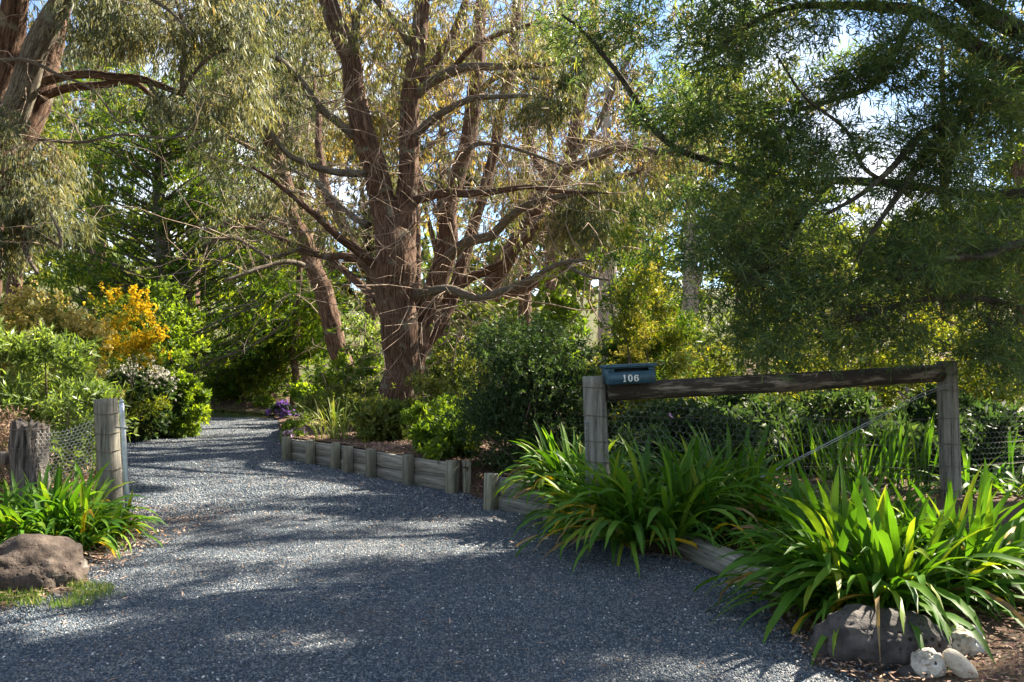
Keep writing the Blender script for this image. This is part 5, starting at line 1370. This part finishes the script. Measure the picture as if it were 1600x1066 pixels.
# mailbox
M_BOX = plain('blue_grey_paint', (.024, .074, .112), .5, 0, 22, .28, .0015)
M_BLACK = plain('black_inside', (.006, .006, .007), .7)
M_NUM = plain('white_lettering', (.72, .72, .70), .5, 0, 60, .05)
bw, bh, bd = .375, .140, .21
mloc = P(982, 599, 6.28)
box = thing('mailbox', 'blue-grey metal mailbox numbered 106 on the fence rail beside the post', 'mailbox', mloc)
box.rotation_euler = (0, math.radians(-2.6), math.radians(7))
def lpart(name, mb, m, parent=box, smooth=False):
    me = mb.mesh(name); me.materials.append(m)
    o = bpy.data.objects.new(name, me); COL.objects.link(o); o.parent = parent
    return o
# body: front with a slot cut through
mb = MB(); t_ = .003
sx0, sx1, sz0, sz1 = -.135, .135, .095, .122
fy = -bd / 2
mb.box((0, fy, (0 + sz0) / 2), (bw, t_, sz0)); mb.box((0, fy, (sz1 + bh) / 2), (bw, t_, bh - sz1))
mb.box(((-bw / 2 + sx0) / 2, fy, (sz0 + sz1) / 2), (sx0 + bw / 2, t_, sz1 - sz0)); mb.box(((bw / 2 + sx1) / 2, fy, (sz0 + sz1) / 2), (bw / 2 - sx1, t_, sz1 - sz0))
mb.box((0, bd / 2, bh / 2), (bw, t_, bh)); mb.box((-bw / 2 + t_ / 2, 0, bh / 2), (t_ * .98, bd - t_, bh - .001)); mb.box((bw / 2 - t_ / 2, 0, bh / 2), (t_ * .98, bd - t_, bh - .001)); mb.box((0, 0, t_ / 2), (bw - 2 * t_, bd - t_, t_))
body_o = lpart('body', mb, M_BOX)
mb = MB(); mb.box((0, -bd * .5 + .035, .075), (bw - .02, .003, .125)); lpart('inner_panel', mb, M_BLACK)  # near-black sheet standing behind the slot
mb = MB(); mb.box((0, -.006, bh + .006), (bw + .026, bd + .034, .010), bev=.003)
mb.box((0, -bd / 2 - .021, bh - .004), (bw + .026, .003, .016)); mb.box((bw / 2 + .0115, -.006, bh - .004), (.003, bd + .030, .016)); mb.box((-bw / 2 - .0115, -.006, bh - .004), (.003, bd + .030, .016))
lpart('lid', mb, M_BOX)
mb = MB()                                                       # rolled lip over the slot
tube(mb, np.array([[sx0, fy - .004, sz1 + .002], [sx1, fy - .004, sz1 + .002]]), .004, 8)
lpart('slot_lip', mb, M_BOX, body_o)
def ring(mb, cx, cz, ax, az, bx, bz, y, a0=0, a1=2 * PI, n=28, icx=0):
    v, f = [], []
    for k in range(n + 1):
        t = a0 + (a1 - a0) * k / n
        v += [(cx + ax * math.cos(t), y, cz + az * math.sin(t)), (cx + icx + bx * math.cos(t), y, cz + bz * math.sin(t))]
    for k in range(n): f.append((2 * k, 2 * k + 2, 2 * k + 3, 2 * k + 1))
    mb.add(v, f)
ny_ = fy - t_ / 2 - .002
def digit(ch, x):
    mb = MB(); H = .054; z0 = .016
    if ch == '1':
        mb.box((x, ny_, z0 + H / 2), (.0105, .003, H)); mb.box((x, ny_ - .0004, z0 + .0025), (.024, .003, .005)); mb.box((x - .0075, ny_ - .0004, z0 + H - .008), (.009, .003, .006), rx=0)
    elif ch == '0':
        ring(mb, x, z0 + H / 2, .0185, H / 2 + .001, .0075, H / 2 - .005, ny_ - .0015)
        mb.box((x, ny_ + .0005, z0 + H / 2), (.0001, .0001, .0001))
    elif ch == '6':
        ring(mb, x, z0 + .0165, .0185, .0175, .0075, .0125, ny_ - .0015)
        ring(mb, x + .001, z0 + .0265, .0195, .0245, .0085, .0195, ny_ - .0019, PI * .30, PI * 1.02, 18, icx=.0)
        ring(mb, x + .0115, z0 + .0415, .0055, .0055, .0001, .0001, ny_ - .0023)
    o = lpart('digit', mb, M_NUM, body_o)
    if ch != '1':
        md = o.modifiers.new('thick', 'SOLIDIFY'); md.thickness = .002
for ch, x in (('1', -.062), ('0', -.018), ('6', .030)):
    digit(ch, x + .005)

# ------------------------------------------------------------------ left gateway
lf = thing('wire_netting_fence', 'short wire netting fence between a split old post and a round pole at the left', 'fence', P(170, 800, 7.0))
q_b, q_t = P(175, 812, 7.0), P(165, 623, 7.0)
round_post(lf, q_b, q_t, .098, timber_mat('pale_pine_pole', (.14, .135, .12), (.30, .285, .245), 'Z'), seed=31)
# dark sawn top band
# old split post
mb = MB()
o_b = P(50, 800, 6.9); o_t = P(48, 662, 6.9)
p, rr = smooth_path([o_b - [0, 0, .3], o_t - [0, 0, .3], o_t], [.145, .14, .125], .02)
tube(mb, p, rr, 64, .36, seed=44)
p, rr = smooth_path([o_b + [-.10, -.05, -.2], o_t + [-.085, -.04, -.01]], [.055, .048], .02)
tube(mb, p, rr, 20, .3, seed=45)
op_ = mb.obj('post', M_OLDPOST, lf, smooth=False); op_['label'] = 'weathered split old post'
for vv in op_.data.vertices:
    if vv.co.z > o_t[2] - .03: vv.co.z += .10 * mnoise.noise(Vector((vv.co.x * 22, vv.co.y * 22, 1))) - .01
mb = MB(); mb.box(P(-20, 716, 7.1), (.42, .06, .11), rz=.1, bev=.01); mb.obj('rail', M_OLDPOST, lf)
mb = MB()
netting(mb, (o_t[0] + .05, 6.8, 0), (q_t[0] - .02, 6.9, 0), o_t[2] - .52, o_t[2] - .02, q_t[2] - .62, q_t[2] - .13, .036, .0026, .05)
mb.obj('netting', plain('bright_wire', (.62, .60, .55), .4, .3), lf)
for k, (z1, z2) in enumerate([(-.03, -.12), (-.19, -.29), (-.36, -.44), (-.52, -.60), (-.66, -.76)]):
    mb = MB()
    a = np.array([o_t[0], 6.76, o_t[2] + z1]); b = np.array([q_t[0] - .02, 6.885, q_t[2] + z2])
    if k < 2: wire(mb, [a, (a + b) / 2 - [0, 0, .03], b], .0022)
    for (cx, cy, h, r) in ((q_t[0] + (q_b[0] - q_t[0]) * (-z2 / .95), 7.0, q_t[2] + z2, .102), (o_t[0], 6.9, o_t[2] + z1, .150)):
        ps = [np.array([cx + math.cos(t) * r, cy + math.sin(t) * r, h + .012 * math.sin(t)]) for t in np.linspace(0, 2 * PI, 19)]
        tube(mb, np.array(ps), .003, 5, cap=False)
    mb.obj('line_wire', M_WIRE_R, lf)
mb = MB()
g_b, g_t = P(201, 800, 6.85), P(190, 624, 6.85)
tube(mb, smooth_path([g_b - [0, 0, .1], g_t - [0, 0, .03]], [.022, .022], .1)[0], .021, 16)
tube(mb, np.array([g_t - [0, 0, .03], g_t - [0, 0, .012], g_t]), np.array([.021, .019, .008]), 16)
mb.obj('steel_pipe', plain('galvanised_pipe', (.42, .46, .50), .4, .7), lf, smooth=True)
mb = MB(); c = P(193, 668, 6.85)
ps = [c + np.array([math.cos(t) * .028, math.sin(t) * .028, 0]) for t in np.linspace(0, 2 * PI, 15)]
tube(mb, np.array(ps), .006, 6, cap=False); tube(mb, np.array([c + [-.07, -.01, 0], c + [.05, -.03, 0]]), .006, 8)
mb.obj('clamp', M_WIRE, lf, smooth=True)

# ------------------------------------------------------------------ rocks
def rock(name, label, c, size, m, seed, lump=.22, fine=.05, sub=5, rz=0, flat=.25, group=None, tilt=0):
    bm = bmesh.new(); bmesh.ops.create_icosphere(bm, subdivisions=sub, radius=1)
    R = Matrix.Rotation(rz, 3, 'Z') @ Matrix.Rotation(tilt, 3, 'Y')
    for q in bm.verts:
        p = q.co.copy()
        k = 1 + lump * mnoise.noise(p * 1.1 + Vector((seed, 0, 0))) + lump * .6 * mnoise.noise(p * 2.3 + Vector((0, seed, 0)))
        k += fine * mnoise.noise(p * 7 + Vector((0, 0, seed))) + fine * .6 * mnoise.noise(p * 15 + Vector((seed, seed, 0)))
        cell = mnoise.cell(p * 1.6 + Vector((seed, 3, 1)))
        k += lump * .25 * (cell - .5)
        p = p * k
        # boxier than an egg
        p = Vector([math.copysign(abs(a) ** .82, a) for a in p])
        p = Vector((p.x * size[0] / 2, p.y * size[1] / 2, p.z * size[2] / 2))
        p = R @ p
        q.co = p
    bmesh.ops.smooth_vert(bm, verts=bm.verts, factor=.35, use_axis_x=True, use_axis_y=True, use_axis_z=True)
    me = bpy.data.meshes.new(name); bm.to_mesh(me); bm.free(); me.materials.append(m)
    me.polygons.foreach_set('use_smooth', np.ones(len(me.polygons), bool))
    o = bpy.data.objects.new(name, me); COL.objects.link(o); o.location = tuple(c)
    return tag(o, label, 'rock', group)
M_R1 = rock_mat('basalt', (.022, .021, .024), (.055, .050, .050), (.12, .105, .095), 1.0, (.13, .115, .09))
M_R2 = rock_mat('brown_basalt', (.020, .015, .012), (.055, .041, .033), (.12, .095, .078), 1.0, (.20, .19, .175))
M_R3 = rock_mat('white_limestone', (.09, .07, .05), (.42, .39, .34), (.68, .66, .62), 1.0)
M_R4 = rock_mat('cream_cobble', (.30, .26, .21), (.44, .39, .32), (.55, .50, .42), .2)
rock('boulder', 'brown pitted boulder with pale lichen in front of the left agapanthus', P(48, 908, 5.05) , (.70, .50, .52), M_R2, 3.3, .32, .08, 5, rz=.3)
rock('boulder', 'large dark grey basalt boulder under the right agapanthus', P(1372, 1008, 3.86), (.60, .38, .33), M_R1, 8.1, .22, .09, 5, rz=-.05)
rock('limestone_rock', 'rough white limestone rock right of the dark boulder', P(1503, 1014, 3.8), (.22, .18, .20), M_R3, 5.2, .36, .14, 5, rz=.4)
rock('limestone_rock', 'smaller white limestone lump wedged against the dark boulder foot', P(1450, 1037, 3.58), (.125, .12, .13), M_R3, 1.7, .36, .13, 5)
rock('cobble', 'smooth oval cream cobble between the two white rocks', P(1500, 1040, 3.54), (.165, .10, .085), M_R4, 2.2, .03, .006, 4, rz=-.35, tilt=.75)
rock('field_stone', 'half-buried grey stone left of the small white lump', P(1428, 1052, 3.60), (.14, .10, .06), M_R1, 6.2, .2, .05, 3)
# mossy root on the bare soil
mb = MB(); p, rr = smooth_path([G(1530, 1012), G(1560, 1004) + [0, 0, .02], G(1600, 985) + [0, 0, .03], G(1680, 960) + [0, 0, .02]], [.018, .026, .030, .03], .02)
tube(mb, p, rr, 16, .25, seed=9)
tag(mb.obj('fallen_branch', timber_mat('mossy_wood', (.10, .075, .05), (.24, .19, .13), 'X', moss=.9), smooth=True), 'mossy fallen branch lying on the soil at the right corner', 'branch')

# ------------------------------------------------------------------ grass, litter
def scatter_grass(name, label, cen, rx, ry, n, h, m, zf=lambda x, y: .02, kind='stuff'):
    a = rng.uniform(0, 2 * PI, n); r = np.sqrt(rng.random(n))
    b = np.stack([cen[0] + np.cos(a) * r * rx, cen[1] + np.sin(a) * r * ry, np.zeros(n)], -1)
    kk = np.array([mnoise.noise(Vector((q[0] * 5, q[1] * 5, 2))) for q in b])
    b = b[kk > -.05 + rng.normal(0, .12, len(kk))]
    b[:, 2] = [zf(q[0], q[1]) for q in b]
    d = rng.normal(size=b.shape) * .45 + np.array([0, 0, 1.0])
    V = leaf_mesh_arrays(b, d, h, .0045 if h < .12 else .006)
    return tag(leaves_obj(name, V, rng.random(len(V)), m), label, kind='stuff')
scatter_grass('grass', 'sparse short grass in front of the left boulder', (-3.05, 4.75), .75, .33, 5200, .055, M_GRASS, lambda x, y: .03)
scatter_grass('grass', 'grass strip right of the far fence post', (4.6, 6.6), 1.3, .6, 5000, .10, M_GRASS, lambda x, y: .12)
scatter_grass('grass', 'thin grass tufts at the foot of the dark boulder', (2.0, 3.62), .35, .05, 260, .05, M_GRASS, lambda x, y: .01)
scatter_grass('grass', 'rough grass on the bank beyond the end of the drive', (-6.5, 26), 5, 5, 16000, .16, M_GRASS, lambda x, y: rise(x, y) - .02)

def litter(name, label, pts, L, W, m=M_LITTER):
    n = len(pts)
    d = rng.normal(size=(n, 3)) * np.array([1, 1, .18])
    V = leaf_mesh_arrays(pts, unit(d), L, W)
    # lay flat: widen sideways in the ground plane
    s_ = unit(np.cross(unit(d), np.array([0, 0, 1.0]) + rng.normal(size=(n, 3)) * .25))
    mid = (V[:, 1] + V[:, 3]) / 2; wd = np.linalg.norm(V[:, 1] - V[:, 3], axis=1) / 2
    V[:, 1] = mid + s_ * wd[:, None]; V[:, 3] = mid - s_ * wd[:, None]
    return tag(leaves_obj(name, V, rng.random(n), m), label, kind='stuff')
# mulch on the bed behind the long wall
def on_bed(n, t0, t1, e0, e1):
    e = np.array([q[:2] for q, _ in EDGE]); hh = np.array([h for _, h in EDGE])
    s_ = rng.uniform(e0, e1, n); i0 = np.floor(s_).astype(int); f_ = s_ - i0
    p = e[i0] * (1 - f_)[:, None] + e[i0 + 1] * f_[:, None]; h = hh[i0] * (1 - f_) + hh[i0 + 1] * f_
    t = rng.uniform(t0, t1, n)
    q = p + np.array([.86, .51]) * t[:, None]
    z = np.array([bed_h(a, b, c, d_) for (a, b), c, d_ in zip(q, t, h)])
    return np.column_stack([q, z + .008])
litter('leaf_litter', 'brown leaf litter and mulch on the garden bed', on_bed(16000, .02, 2.6, 4, 12), .05, .016)
litter('leaf_litter', 'dry bark and leaf litter on the soil at the right corner', on_bed(9000, .0, 1.8, 19, len(EDGE) - 2.01), .03, .009)
litter('leaf_litter', 'dead leaves under the fence agapanthus', on_bed(9000, .0, 3.2, 13, 20), .045, .012)
n = 1500; x = rng.uniform(-4.5, 2.4, n); y = rng.uniform(3.0, 13, n); k_ = (x > -.62 * y) & (x < 1.9 - .12 * (y - 3)) & ~((x < -2.6) & (y < 5.6)); x, y = x[k_], y[k_]; n = len(x)
litter('fallen_leaves', 'scattered dry leaves and bark slivers on the gravel', np.column_stack([x, y, np.full(n, .022)]), .055, .009)
n = 3500; pp = np.column_stack([rng.uniform(-4.6, -2.6, n), rng.uniform(4.6, 7.6, n), np.full(n, .06)])
litter('leaf_litter', 'dry litter on the left verge under the agapanthus', pp, .04, .010)
print('TRIS', TOT[0], 'OBJ', len(bpy.data.objects))
